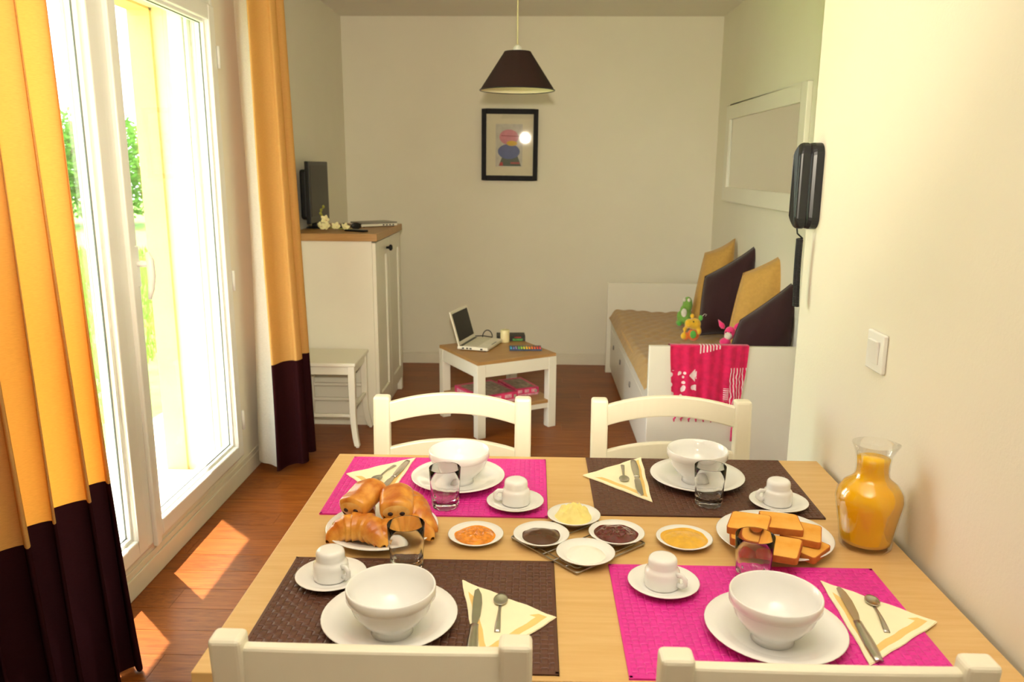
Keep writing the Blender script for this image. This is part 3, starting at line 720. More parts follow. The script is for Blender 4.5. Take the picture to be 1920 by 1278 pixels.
t = thing('plush_toy', 'yellow and orange plush animal sitting on the daybed', 'plush toy', (p.x, p.y, ZM), (0, 0, R(-10)), 'plush toys on the daybed')
blob([((0, 0, .035), (.036, .032, .038)), ((-.045, -.02, .028), (.022, .02, .026))], 'body', Po, t)
blob([((.0, -.01, .10), (.040, .036, .036)), ((-.028, -.03, .105), (.026, .026, .028)), ((-.05, -.02, .07), (.014, .014, .014)), ((.03, -.025, .062), (.014, .016, .024)), ((-.055, -.028, .03), (.018, .018, .022))], 'head', Py, t)
MB().ell((.035, -.005, .135), (.012, .008, .016)).obj('ear', Pk, t, smooth=True); MB().ell((-.012, .005, .142), (.012, .008, .014)).obj('ear', Py, t, smooth=True)
MB().ell((-.002, -.030, .042), (.018, .008, .024)).obj('belly_patch', Pk, t, smooth=True)
MB().ell((-.004, -.042, .118), (.004, .003, .005)).obj('eye', M['black'], t, smooth=True)
MB().tube([(.04, .0, .14), (.055, 0, .158), (.068, 0, .155), (.06, 0, .146)], .0015, 5).obj('hang_loop', Pw, t)
p = on(1368, 640, 'z', ZM)
t = thing('plush_toy', 'pink plush animal with pointed ears beside the brown cushion', 'plush toy', (on(1364, 640, 'y', 4.08).x, 4.08, ZM), (0, 0, R(-20)), 'plush toys on the daybed')
blob([((0, 0, .045), (.042, .036, .048)), ((-.01, -.02, .095), (.03, .026, .022)), ((.01, .0, .14), (.030, .028, .035)), ((-.03, -.02, .02), (.026, .03, .02))], 'body', Pp, t)
MB().ell((.004, -.022, .128), (.02, .014, .020)).obj('muzzle', Pw, t, smooth=True)
for s, q in ((-1, -.02), (1, .03)):
    MB().lathe([(0, 0), (.012, .01), (.014, .025), (0, .06)], 10, T(q, 0, .158) @ Matrix.Rotation(R(s*35), 4, 'Y')).obj('ear', Pp, t, smooth=True)
for s in (-1, 1): MB().ell((.004+s*.012, -.028, .148), (.003, .003, .004)).obj('eye', M['black'], t, smooth=True)

# ---- pink scarf over the foot panel
def scarf_mat():
    m = mat('pink_scarf_cloth', 'd60f54', .85, var=.16, scale=30, sheen=.3, bump=.6, bscale=90)
    nt = m.node_tree; b = nt.nodes['Principled BSDF']; src = b.inputs['Base Color'].links[0].from_socket
    tc = nt.nodes.new('ShaderNodeTexCoord')
    sx = nt.nodes.new('ShaderNodeSeparateXYZ'); nt.links.new(tc.outputs['Object'], sx.inputs[0])
    def mth(op, a, bb=None, c=None):
        n = nt.nodes.new('ShaderNodeMath'); n.operation = op
        for i, q in enumerate((a, bb, c)):
            if q is None: continue
            if isinstance(q, (int, float)): n.inputs[i].default_value = q
            else: nt.links.new(q, n.inputs[i])
        return n.outputs[0]
    X, Z = sx.outputs[0], sx.outputs[2]
    def rng(v, lo, hi): return mth('MULTIPLY', mth('GREATER_THAN', v, lo), mth('LESS_THAN', v, hi))
    vo = nt.nodes.new('ShaderNodeTexVoronoi'); vo.inputs['Scale'].default_value = 34; nt.links.new(tc.outputs['Object'], vo.inputs['Vector'])
    dots = mth('MULTIPLY', mth('LESS_THAN', vo.outputs['Distance'], .40), mth('MULTIPLY', rng(X, -.19, -.055), rng(Z, -.34, -.115)))
    wv = nt.nodes.new('ShaderNodeTexWave'); wv.inputs['Scale'].default_value = 22; wv.inputs['Distortion'].default_value = 5; wv.inputs['Detail'].default_value = 2
    nt.links.new(tc.outputs['Object'], wv.inputs['Vector'])
    lines = mth('MULTIPLY', mth('GREATER_THAN', wv.outputs['Fac'], .80), mth('MULTIPLY', rng(X, .095, .2), rng(Z, -.5, -.10)))
    ticks = mth('MULTIPLY', mth('GREATER_THAN', mth('SINE', mth('MULTIPLY', X, 420)), .35), mth('MULTIPLY', rng(X, -.05, .06), mth('MULTIPLY', mth('LESS_THAN', Z, .1), mth('GREATER_THAN', mth('ADD', Z, mth('MULTIPLY', X, -.25)), -.022))))
    ticks2 = mth('MULTIPLY', mth('GREATER_THAN', mth('SINE', mth('MULTIPLY', Z, 620)), .2), mth('MULTIPLY', rng(X, .075, .10), rng(Z, -.26, -.20)))
    fish = mth('MULTIPLY', rng(X, -.09, -.062), mth('LESS_THAN', mth('ABSOLUTE', mth('ADD', Z, .138)), mth('MULTIPLY', mth('ADD', X, .092), 1.0)))
    msk = mth('MINIMUM', 1.0, mth('ADD', mth('ADD', dots, lines), mth('ADD', mth('ADD', ticks, ticks2), fish)))
    mx = nt.nodes.new('ShaderNodeMix'); mx.data_type = 'RGBA'
    nt.links.new(msk, mx.inputs['Factor']); nt.links.new(src, mx.inputs['A']); mx.inputs['B'].default_value = lin('f3dce0')
    nt.links.new(mx.outputs['Result'], b.inputs['Base Color'])
    return m
sx0, sx1 = .648, 1.018; sxc = (sx0+sx1)/2
sc = thing('pink_scarf', 'crimson pink scarf with white print draped over the daybed foot panel', 'scarf', (sxc, BY0+.015, .628))
def scarf(u, v):
    # v: 0 = front hem, 1 = back hem; length over panel
    s = (v*.68)-.36; wv = .004*math.sin(u*22+s*5)+.003*math.sin(u*47)
    x = (u-.5)*(sx1-sx0)*(1-.17*smoothstep(.0, .46, -s)) - .012*smoothstep(.1, .46, -s)
    if s < -.02: y, z = -.0215+wv-.008*smoothstep(.02, .4, -s), s+.02+.0045
    elif s > .02: y, z = .0215+.004-wv*.3, -(s-.02)*.45+.0045; y += (s-.02)*.75
    else:
        a = (s+.02)/.04*math.pi; y, z = -.0215*math.cos(a), .0045+.0035*math.sin(a)
    if s > .02: z = max(z, -.135)
    return (x, y, z)
MB().grid(scarf, 44, 80).obj('cloth', scarf_mat(), sc, smooth=True)
for k in range(9):
    u = (k+.5)/9; x, y, z = scarf(u, 0); l = .125 if k == 8 else .03
    MB().tube([(x, y, z+.004), (x+.003, y-.001, z-l*.35), (x-.004, y, z-l*.6), (x-.002, y, z-l)], [.004, .009, .006, .008] if k == 8 else [.004, .005, .005, .003], 8).obj('tassel', M['pkbox'], sc, smooth=True)

# ================================================================== PARTITION WALL
ph = thing('wall_telephone', 'black wall intercom telephone with coiled cord on the partition edge', 'telephone', (XP, 2.085, 1.30))
def rr(w, h, r, n=6):
    pts = []
    for cx, cy, a0 in ((w-r, h-r, 0), (-w+r, h-r, 90), (-w+r, -h+r, 180), (w-r, -h+r, 270)):
        for i in range(n+1): a = R(a0+90*i/n); pts.append((cx+r*math.cos(a), cy+r*math.sin(a)))
    return pts
def slab(w, h, r, d0, d1, cz, cx=0, bow=0):
    """rounded slab standing off the wall; d measured from the wall towards -x"""
    mb = MB(); pts = rr(w, h, r); n = len(pts); layers = [(d0, 1), (d0+(d1-d0)*.6, 1), (d0+(d1-d0)*.88, .93), (d1, .78)]
    vs = []; fs = []
    for d, s in layers: vs += [(-(d+bow*(1-(q[1]/h)**2)*(0 if d == d0 else 1)), cx+q[0]*s, cz+q[1]*(1-(1-s)*w/h)) for q in pts]
    for k in range(len(layers)-1):
        for i in range(n): fs.append((k*n+i, k*n+(i+1) % n, (k+1)*n+(i+1) % n, (k+1)*n+i))
    fs += [tuple(range(n)), tuple(range((len(layers)-1)*n, len(layers)*n))]
    return mb.add(vs, fs)
slab(.040, .107, .030, 0, .032, .107).obj('base', M['black'], ph, smooth=False, bevel=.002)
# handset: cheeks at both ends, bowed grip
slab(.030, .107, .027, .030, .050, .107, bow=.018).obj('handset', M['black'], ph, bevel=.002)
for z in (.03, .185): slab(.027, .026, .020, .020, .050, z).obj('handset_cap', M['black'], ph, bevel=.002)
hel = []
for i in range(52*8+1):
    t = i/(52*8); a = 2*math.pi*52*t; r = .0075
    hel.append((-.034+.004*t+r*math.cos(a), -.005+.02*math.sin(t*3)*.3+r*math.sin(a), -.025-.175*t))
MB().tube([(-.042, .0, .002), (-.040, 0, -.012)]+hel, .0022, 5).obj('coiled_cord', M['black'], ph, smooth=True)
sw = thing('light_switch', 'white square rocker light switch on the partition wall', 'switch', (XP, 1.632, 1.082))
MB().prism(rr(.041, .041, .004), 0, .009, Matrix.Rotation(R(-90), 4, 'Y')).obj('plate', M['pvc'], sw, bevel=.003)
MB().add([(-.009, -.022, -.024), (-.009, .022, -.024), (-.009, .022, .024), (-.009, -.022, .024), (-.0105, -.022, -.024), (-.0105, .022, -.024), (-.016, .022, .024), (-.016, -.022, .024)],
         [(0,1,2,3),(4,5,6,7),(0,1,5,4),(1,2,6,5),(2,3,7,6),(3,0,4,7)]).obj('rocker', M['pvc'], sw, bevel=.0015)

# ================================================================== DINING TABLE
TZ = .75; TX0, TX1, TY0, TY1 = -.478, .700, .992, 1.876
dt = thing('dining_table', 'light oak dining table with white legs laid for breakfast', 'table', ((TX0+TX1)/2, (TY0+TY1)/2, 0))
hx, hy = (TX1-TX0)/2, (TY1-TY0)/2
box('tabletop', (-hx, -hy, TZ-.026), (hx, hy, TZ), M['table'], dt, .0015)
for s in (-1, 1):
    box('apron', (-hx+.05, s*(hy-.03)-.01, TZ-.105), (hx-.05, s*(hy-.03)+.01, TZ-.026), M['white'], dt, .002)
    box('apron', (s*(hx-.03)-.01, -hy+.05, TZ-.105), (s*(hx-.03)+.01, hy-.05, TZ-.026), M['white'], dt, .002)
    for q in (-1, 1): box('leg', (s*(hx-.035)-.028, q*(hy-.035)-.028, 0), (s*(hx-.035)+.028, q*(hy-.035)+.028, TZ-.026), M['white'], dt, .004)

# ---- chairs (local: back at y = 0, seat towards +y)
def make_chair():
    c = thing('dining_chair', '', 'chair', group='white wooden chairs around the dining table')
    W2 = .181
    for s in (-1, 1):
        mb = MB(); prof = [(0, .02), (.2, .005), (.44, 0.0), (.62, -.010), (.80, -.024), (.876, -.032)]; vs = []; fs = []
        for z, yy in prof:
            w, d = (.021, .017) if z > .43 else (.019, .017)
            vs += [(s*W2-w, yy-d, z), (s*W2+w, yy-d, z), (s*W2+w, yy+d, z), (s*W2-w, yy+d, z)]
        for i in range(len(prof)-1):
            for q in range(4): fs.append((i*4+q, i*4+(q+1) % 4, i*4+4+(q+1) % 4, i*4+4+q))
        k = 4*(len(prof)-1); fs += [(0, 1, 2, 3), (k, k+1, k+2, k+3)]
        mb.add(vs, fs).obj('back_post', M['chair'], c, bevel=.007, segs=3)
        box('front_leg', (s*W2-.019, .36, 0), (s*W2+.019, .398, .425), M['chair'], c, .004)
        box('side_rail', (s*W2-.011, .015, .385), (s*W2+.011, .365, .425), M['chair'], c, .002)
        box('side_stretcher', (s*W2-.009, .015, .18), (s*W2+.009, .365, .205), M['chair'], c, .003)
    def rail(z0, hgt, arch, bow, y0, th=.018):
        mb = MB(); n = 20; vs = []; fs = []
        for i in range(n+1):
            t = 2*i/n-1; x = t*(W2-.010); f = 1-t*t; yy = y0-bow*f; a = arch*f
            vs += [(x, yy-th/2, z0+a), (x, yy+th/2, z0+a), (x, yy+th/2, z0+hgt+a), (x, yy-th/2, z0+hgt+a)]
        for i in range(n):
            for q in range(4): fs.append((i*4+q, i*4+(q+1) % 4, i*4+4+(q+1) % 4, i*4+4+q))
        fs += [(0, 1, 2, 3), (4*n, 4*n+1, 4*n+2, 4*n+3)]
        return mb.add(vs, fs)
    rail(.803, .055, .020, .032, -.026).obj('top_rail', M['chair'], c, bevel=.004)
    rail(.690, .05, .018, .028, -.016).obj('back_slat', M['chair'], c, bevel=.004)
    box('seat_rail', (-W2+.01, .366, .385), (W2-.01, .388, .425), M['chair'], c, .002); box('seat_rail', (-W2+.01, .0, .385), (W2-.01, .02, .425), M['chair'], c, .002)
    sp = [(-.195, .02), (.195, .02), (.215, .41), (.20, .43), (-.20, .43), (-.215, .41)]
    MB().prism(sp, .4255, .446).obj('seat', M['chair'], c, bevel=.006, segs=3)
    return c
ch0 = make_chair()
spots = [(-.198, .925, 0, 'white wooden chair tucked in at the brown placemat on the window side'),
         (.360, .905, 0, 'white wooden chair tucked in at the pink placemat beside the wall'),
         (-.204, 1.935, 180, 'white wooden chair tucked in at the pink placemat on the window side'),
         (.353, 1.935, 180, 'white wooden chair tucked in at the brown placemat beside the wall')]
for i, (x, y, a, lb) in enumerate(spots):
    c = ch0 if i == 0 else copy_tree(ch0)
    c.location = (x, y, 0); c.rotation_euler = (0, 0, R(a)); c['label'] = lb

# ================================================================== TABLE SETTING
SIDE = ['pink placemat on the window side', 'brown placemat beside the wall', 'brown placemat on the window side', 'pink placemat beside the wall']
# ---- woven placemats
PIT = .0116; NX, NY = 40, 28
def strip(n, phase, m, nm):
    mb = MB(); w = PIT*.455; k = n*4; A_ = .0010; vs = []; fs = []
    for i in range(k+1):
        t = i/k*n-.5*0; z = .0021+A_*math.copysign(abs(math.cos(math.pi*(t-.5)))**.6, math.cos(math.pi*(t-.5)))*(1 if phase else -1)
        z += .0; x = i/k*n*PIT
        vs += [(x, -w, z-.0009), (x, -w+.0012, z), (x, w-.0012, z), (x, w, z-.0009)]
    for i in range(k):
        for q in range(3): fs.append((i*4+q, i*4+q+1, i*4+q+5, i*4+q+4))
    return mb.add(vs, fs).data(nm, m)
mats_xy = [(-.432, 1.522), (.136, 1.54), (-.424, 1.005), (.143, 1.0)]
for k, (mx_, my_) in enumerate(mats_xy):
    mm = M['pinkmat'] if k in (0, 3) else M['brownmat']
    pmt = thing('placemat', SIDE[k].replace('placemat', 'woven placemat') + ' of the table', 'placemat', (mx_, my_, TZ), group='woven placemats on the dining table')
    hs = [strip(NX, p_, mm, 'woven_strip') for p_ in (0, 1)]; vs_ = [strip(NY, p_, mm, 'woven_strip') for p_ in (0, 1)]
    for j in range(NY):
        o = bpy.data.objects.new('woven_strip', hs[j % 2]); col.objects.link(o); o.parent = pmt; o.location = (0, (j+.5)*PIT, 0)
    for i in range(NX):
        o = bpy.data.objects.new('woven_strip', vs_[(i+1) % 2]); col.objects.link(o); o.parent = pmt; o.location = ((i+.5)*PIT, 0, 0); o.rotation_euler = (0, 0, R(90))
    # folded edge binding
    e = .0025
    mb = MB().box((-e, -e, 0), (NX*PIT+e, .0035, .0032)).box((-e, NY*PIT-.0035, 0), (NX*PIT+e, NY*PIT+e, .0032)).box((-e, -e, 0), (.0035, NY*PIT+e, .0032)).box((NX*PIT-.0035, -e, 0), (NX*PIT+e, NY*PIT+e, .0032))
    mb.obj('edge_fold', mm, pmt, bevel=.0008)
ZP = TZ+.0035
# ---- crockery prototypes
def lathe_obj(nm, prof, m, n=56): 
    return MB().lathe(prof, n).data(nm, m, True)
plate_me = lathe_obj('dinner_plate', [(0, .003), (.058, .003), (.060, 0), (.064, 0), (.068, .004), (.085, .010), (.104, .0165), (.1055, .018), (.104, .0192), (.086, .0135), (.070, .008), (.064, .006), (0, .006)], M['china'])
bowl_me = lathe_obj('breakfast_bowl', [(0, .004), (.026, .004), (.027, 0), (.032, 0), (.031, .007), (.034, .013), (.046, .023), (.058, .040), (.064, .056), (.0655, .058), (.0675, .060), (.0675, .074), (.0665, .076), (.0645, .075), (.063, .060), (.056, .043), (.044, .027), (.028, .016), (0, .013)], M['china'])
saucer_me = lathe_obj('saucer', [(0, .002), (.032, .002), (.033, 0), (.037, 0), (.042, .004), (.059, .0115), (.0605, .013), (.059, .0138), (.042, .0072), (.030, .005), (.021, .005), (.020, .004), (0, .004)], M['china'])
# upturned cup: rim at the bottom, stepped foot on top
cup_prof = [(.0275, .0), (.0295, .001), (.0302, .003), (.0300, .022), (.0294, .027), (.0272, .031), (.0250, .033), (.0244, .036), (.0244, .045), (.0232, .0495), (.0200, .0525), (.0150, .0535), (0, .0538), (0, .049), (.021, .046), (.023, .035), (.0275, .025), (.0285, .003)]
cup_me = MB().lathe(cup_prof, 44, caps=False).data('cup_body', M['china'], True)
cup_h = MB().tube([(.0275, 0, .028), (.038, 0, .029), (.044, 0, .024), (.044, 0, .015), (.038, 0, .010), (.029, 0, .010)], .0036, 10, flat=1.3).data('cup_handle', M['china'], True)
# ribbed-base tumbler
def tumbler():
    n = 48; prof = [(.0225, 0), (.0265, .002), (.0280, .008), (.0290, .026), (.0300, .034), (.0318, .060), (.0330, .086), (.0326, .0868), (.0320, .086), (.0307, .060), (.0285, .034), (.0265, .024), (.0240, .018), (.0, .0155)]
    vs = []; fs = []; k = len(prof)
    for i in range(n):
        a = 2*math.pi*i/n
        for r, z in prof:
            f = (1+.035*math.cos(10*a)*(1-smoothstep(.024, .036, z))) if z < .036 else 1
            vs.append((r*f*math.cos(a), r*f*math.sin(a), z))
    for i in range(n):
        j = (i+1) % n
        for q in range(k-1): fs.append((i*k+q, j*k+q, j*k+q+1, i*k+q+1))
    fs.append(tuple(i*k for i in range(n))[::-1])
    return MB().add(vs, fs).data('tumbler', M['tumbler'], True)
tumb_me = tumbler()
def put(nm, me, loc, label, cat, group, rot=0):
    o = bpy.data.objects.new(nm, me); col.objects.link(o); o.location = loc; o.rotation_euler = (0, 0, rot)
    return tag(o, label, cat, group)
plates = [on(859, 889, 'z', ZP+.018), on(1307, 888, 'z', ZP+.018), on(731, 1148, 'z', ZP+.018), on(1453, 1170, 'z', ZP+.018)]
bowls = [on(861, 843, 'z', ZP+.080), on(1308, 842, 'z', ZP+.080), on(733, 1098, 'z', ZP+.080), on(1455, 1112, 'z', ZP+.080)]
saucers = [on(966, 937, 'z', ZP+.012), on(1460, 938, 'z', ZP+.012), on(621, 1075, 'z', ZP+.012), on(1244, 1088, 'z', ZP+.012)]
cups = [on(969, 899, 'z', ZP+.055), on(1458, 900, 'z', ZP+.055), on(619, 1030, 'z', ZP+.055), on(1240, 1045, 'z', ZP+.055)]
tumb = [on(835, 949, 'z', ZP), on(1328, 945, 'z', ZP), on(763, 1066, 'z', ZP), on(1410, 1090, 'z', ZP)]
handle_dir = [190, 185, -35, -40]
for k in range(4):
    s = SIDE[k]
    put('dinner_plate', plate_me, (plates[k].x, plates[k].y, ZP), 'round white plate under the bowl on the '+s, 'plate', 'white plates on the placemats')
    put('breakfast_bowl', bowl_me, (bowls[k].x, bowls[k].y, ZP+.0062), 'empty white bowl on the plate on the '+s, 'bowl', 'white bowls on the plates')
    put('saucer', saucer_me, (saucers[k].x, saucers[k].y, ZP), 'small white saucer under the upturned cup on the '+s, 'saucer', 'white saucers on the placemats')
    cu = thing('coffee_cup', 'small white cup upturned on its saucer on the '+s, 'cup', (saucers[k].x+(cups[k].x-saucers[k].x)*.5, saucers[k].y+(cups[k].y-saucers[k].y)*.5, ZP+.0052), (0, 0, R(handle_dir[k])), 'upturned white coffee cups')
    for nm, me in (('cup_body', cup_me), ('cup_handle', cup_h)):
        o = bpy.data.objects.new(nm, me); col.objects.link(o); o.parent = cu
    put('drinking_glass', tumb_me, (tumb[k].x, tumb[k].y, ZP), 'empty clear ribbed tumbler beside the bowl on the '+s, 'glass', 'clear tumblers on the table')
# ---- napkins, knives, spoons
naps = [[(649, 887), (779, 857), (724, 939)], [(1093, 890), (1202, 856), (1223, 940)], [(866, 1086), (1044, 1156), (897, 1249)], [(1538, 1087), (1759, 1165), (1632, 1246)]]
knives = [((766, 863), (706, 932)), ((1187, 864), (1203, 931)), ((884, 1228), (896, 1106)), ((1640, 1226), (1572, 1102))]
spoons = [((740, 873), (700, 903)), ((1167, 872), (1171, 905)), ((930, 1205), (940, 1116)), ((1680, 1220), (1630, 1118))]
def knife(par):
    # local: handle end at y = 0, tip at y = L = .19
    MB().grid(lambda u, v: ((v-.5)*(.011+.004*math.sin(math.pi*min(1, u*1.15))), u*.095, .0012+.0022*math.sin(math.pi*v)+.0006), 10, 6).obj('handle', M['steel'], par, smooth=True, solid=.0016)
    pl = [(-.0035, .095), (.0035, .095), (.0075, .115), (.0085, .150), (.0065, .175), (.001, .192), (-.0045, .186), (-.0055, .15), (-.0050, .115)]
    MB().prism(pl, .0022, .0034).obj('blade', M['steel'], par, bevel=.0004)
def spoon(par):
    MB().grid(lambda u, v: ((v-.5)*(.0105-.0055*smoothstep(0, .8, u)), u*.088, .0014+.0035*math.sin(u*math.pi)+.001*math.sin(math.pi*v)), 12, 4).obj('handle', M['steel'], par, smooth=True, solid=.0014)
    def b(u, v):
        a = 2*math.pi*u; r = v
        return (.0135*r*math.cos(a), .106+.0205*r*math.sin(a), .0052-.0040*(1-r*r))
    MB().grid(b, 28, 6, closeu=True).obj('spoon_bowl', M['steel'], par, smooth=True, solid=.0010)
for k in range(4):
    s = SIDE[k]
    P3 = [on(x, y, 'z', ZP+.002) for x, y in naps[k]]; c = sum(P3, Vector())/3
    Q = [(p-c) for p in P3]
    nk = thing('napkin', 'cream triangular napkin with yellow border on the '+s, 'napkin', (c.x, c.y, ZP), group='folded cream napkins')
    def tri(f, z, jit=0.0):
        pts = []
        for i in range(3):
            a, b = Q[i]*f, Q[(i+1) % 3]*f
            for t in range(10):
                q = a.lerp(b, t/10); n_ = Vector((-(b-a).y, (b-a).x)).normalized()
                w = .0016*math.sin(t*1.7+i*2+k)*jit; pts.append((q.x+n_.x*w, q.y+n_.y*w))
        if sum(pts[i][0]*pts[(i+1) % 30][1]-pts[(i+1) % 30][0]*pts[i][1] for i in range(30)) < 0: pts.reverse()
        return pts
    MB().prism(tri(1, 0, .6), .0003, .0012).obj('lower_layer', M['napkin'], nk)
    MB().prism(tri(.985, 0, 1), .0013, .0022).obj('upper_layer', M['napkin'], nk)
    # border stripe: a band running along two of the edges
    o_, i_ = tri(.84, 0, .5), tri(.64, 0, .5)
    mb = MB(); n = len(o_)
    for i in range(20): mb.add([(*o_[i], .00225), (*o_[(i+1) % n], .00225), (*i_[(i+1) % n], .00225), (*i_[i], .00225)], [(0, 1, 2, 3)])
    mb.obj('border_stripe', M['stripe'], nk)
    ZN = ZP+.0024
    for nm, (e0, e1), fn, lb, L0, cat in (('table_knife', knives[k], knife, 'steel table knife on the napkin on the '+s, .21, 'knife'), ('teaspoon', spoons[k], spoon, 'small steel teaspoon on the napkin on the '+s, .108, 'spoon')):
        a, b = on(*e0, 'z', ZN), on(*e1, 'z', ZN)
        sc_ = 1.1 if nm == 'table_knife' else .85; d = b-a; mid = (a+b)/2; u = Vector((d.x, d.y, 0)).normalized()
        st_ = b-u*L0 if k >= 2 else mid-u*L0/2
        th = thing(nm, lb, cat, (st_.x, st_.y, ZN-.0004), (0, 0, math.atan2(u.y, u.x)-R(90)), 'steel cutlery on the napkins')
        fn(th); th.scale = (sc_, sc_, sc_)
# ---- serving plates
cp = on(717, 984, 'z', TZ+.017); tp = on(1452, 1001, 'z', TZ+.017)
sp_me = lathe_obj('serving_plate', [(r*1.03, z) for r, z in [(0, .003), (.058, .003), (.060, 0), (.064, 0), (.068, .004), (.085, .010), (.104, .0165), (.1055, .018), (.104, .0192), (.086, .0135), (.070, .008), (.064, .006), (0, .006)]], M['china'])
put('serving_plate', sp_me, (cp.x, cp.y, TZ), 'round white plate holding the pastries', 'plate', 'white serving plates')
put('serving_plate', sp_me, (tp.x, tp.y, TZ), 'round white plate holding the golden toast slices', 'plate', 'white serving plates')
def pastry_mat(nm, dark, light, scale=30):
    m = mat(nm, dark, .32, var=0, bump=.35, bscale=90, coat=.25); nt = m.node_tree; b = nt.nodes['Principled BSDF']
    tc = nt.nodes.new('ShaderNodeTexCoord'); n = nt.nodes.new('ShaderNodeTexNoise'); n.inputs['Scale'].default_value = scale; n.inputs['Detail'].default_value = 5
    nt.links.new(tc.outputs['Object'], n.inputs['Vector'])
    r = nt.nodes.new('ShaderNodeValToRGB'); r.color_ramp.elements[0].position = .35; r.color_ramp.elements[1].position = .66
    r.color_ramp.elements[0].color = lin(dark); r.color_ramp.elements[1].color = lin(light)
    nt.links.new(n.outputs['Fac'], r.inputs[0]); nt.links.new(r.outputs[0], b.inputs['Base Color'])
    return m
M['crust'] = pastry_mat('glazed_crust', 'c46a1c', 'f0ac48'); M['crumb'] = pastry_mat('pale_dough', 'd9953c', 'efc070', 40); M['choc'] = mat('chocolate', '2a120c', .4, var=.1)
M['croi'] = pastry_mat('croissant_crust', 'c86e20', 'f2b048', 26)
def croissant(label, x, y, z, yaw, s=1.0, tilt=0):
    o_ = thing('croissant', label, 'croissant', (x, y, z), (tilt, 0, yaw), 'croissants on the pastry plate')
    def g(u, v):
        t = u*2-1; a = t*1.15; Rr = .048*s
        cx, cy = Rr*math.sin(a)*1.25, -Rr*(math.cos(a)-1)*1.1
        base = (.0235*(1-abs(t)**2.2)**.8+.0045)*s
        saw = 1+.16*((abs(t)*4.2) % 1-.5)*(1 if abs(t) < .95 else 0)
        r = base*saw; b = 2*math.pi*v
        nx, ny = math.sin(a), -math.cos(a)
        q = Vector((cx+nx*r*math.cos(b)*1.05, cy+ny*r*math.cos(b)*1.05, max(0.0006, base*.9+r*math.sin(b)*.95)))
        q += Vector((0, 0, .0012))*noise.noise(q*60)
        return tuple(q)
    MB().grid(g, 64, 20).obj('crust', M['croi'], o_, smooth=True)
    return o_
def pain(label, x, y, z, yaw, pitch=0, roll=0):
    o_ = thing('chocolate_pastry', label, 'pastry', (x, y, z), (pitch, roll, yaw), 'chocolate pastries on the pastry plate')
    # local: rolled axis along y, end with chocolate sticks at -y
    def g(u, v):
        t = 2*u-1; b = 2*math.pi*v
        e = (1-abs(t)**7)**.4
        rx = .033*(.78+.22*e)*(1-.06*t*t); rz = .0215*(.70+.30*e)
        sx_ = math.copysign(abs(math.cos(b))**.75, math.cos(b)); sz_ = math.copysign(abs(math.sin(b))**.8, math.sin(b))
        q = Vector((rx*sx_, t*.042, rz*(1+sz_)))
        if sz_ > 0: q.z += .0018*math.sin(q.x*160+1)+.0014*math.sin(q.y*110)
        q.z += .0012*noise.noise(q*80)
        return tuple(q)
    MB().grid(g, 30, 30).obj('crust', M['crust'], o_, smooth=True)
    for s in (-1, 1):
        MB().grid(lambda u, v: (.0255*(v)*math.cos(2*math.pi*u), s*(.0425+.003*(1-v*v)), .0205+.0150*v*math.sin(2*math.pi*u)), 28, 6, closeu=True).obj('dough_end', M['crumb'], o_, smooth=True)
        for q in (-.011, .011): MB().ell((q, s*.0445, .019), (.0052, .0035, .0042)).obj('chocolate_stick', M['choc'], o_, smooth=True)
zp = TZ+.0095
croissant('golden croissant lying at the rim of the pastry plate nearest the brown placemat', cp.x-.032, cp.y-.046, zp, R(172), 1.0)
croissant('croissant at the back of the pastry plate under the chocolate pastry', cp.x+.052, cp.y+.020, zp+.006, R(-65), 1.15)
croissant('croissant partly behind the tumbler on the pastry plate', cp.x+.045, cp.y-.038, zp, R(200), .95)
croissant('croissant underneath the sugared chocolate pastry', cp.x-.045, cp.y+.025, zp, R(100), .95)
pain('glazed chocolate pastry leaning beside the napkin corner on the pastry plate', cp.x-.034, cp.y+.016, zp+.040, R(-24), R(12), R(-6))
pain('round browned chocolate pastry on top of the croissants', cp.x+.030, cp.y-.002, zp+.039, R(8), R(6), 0)
# ---- toast
M['toast'] = pastry_mat('toast_face', 'e8a23c', 'f2b858', 18); M['toastc'] = pastry_mat('toast_crust', 'a8561c', 'c87830', 30)
for k_ in ('toast', 'toastc'):
    bb = M[k_].node_tree.nodes['Principled BSDF']; bb.inputs['Roughness'].default_value = .85; bb.inputs['Coat Weight'].default_value = 0
tpts = rr(.036, .034, .006, 4); top = [(x, y+(.004*math.cos(x*60) if y > .02 else 0)) for x, y in tpts]
tme = MB().prism(top, 0, .0125).data('toast_crust', M['toastc'])
tfa = MB().prism([(x*.955, y*.955) for x, y in top], -.0004, .0129).data('toast_face', M['toast'])
toasts = [  # front edge of the top face (two pixels), lift of the underside over the table, tilt x, tilt y, label
    ((1474, 1020), (1510, 1033), .019, 2, 4, 'toast slice poking out below the crossed pair by the carafe'),
    ((1400, 1030), (1447, 1034), .019, 2, -3, 'toast slice seen through the tumbler, lying on the plate'),
    ((1380, 1006), (1437, 1012), .035, 3, 2, 'toast slice directly under the uppermost one'),
    ((1472, 999), (1530, 1008), .036, 4, 4, 'toast slice lying towards the carafe'),
    ((1428, 1027), (1484, 1039), .035, 7, -3, 'toast slice tilted towards the tumbler on the plate of toast'),
    ((1438, 984), (1503, 988), .050, 2, 3, 'toast slice at the back of the plate by the brown placemat'),
    ((1371, 981), (1430, 992), .052, 5, -3, 'uppermost toast slice on the plate of toast')]
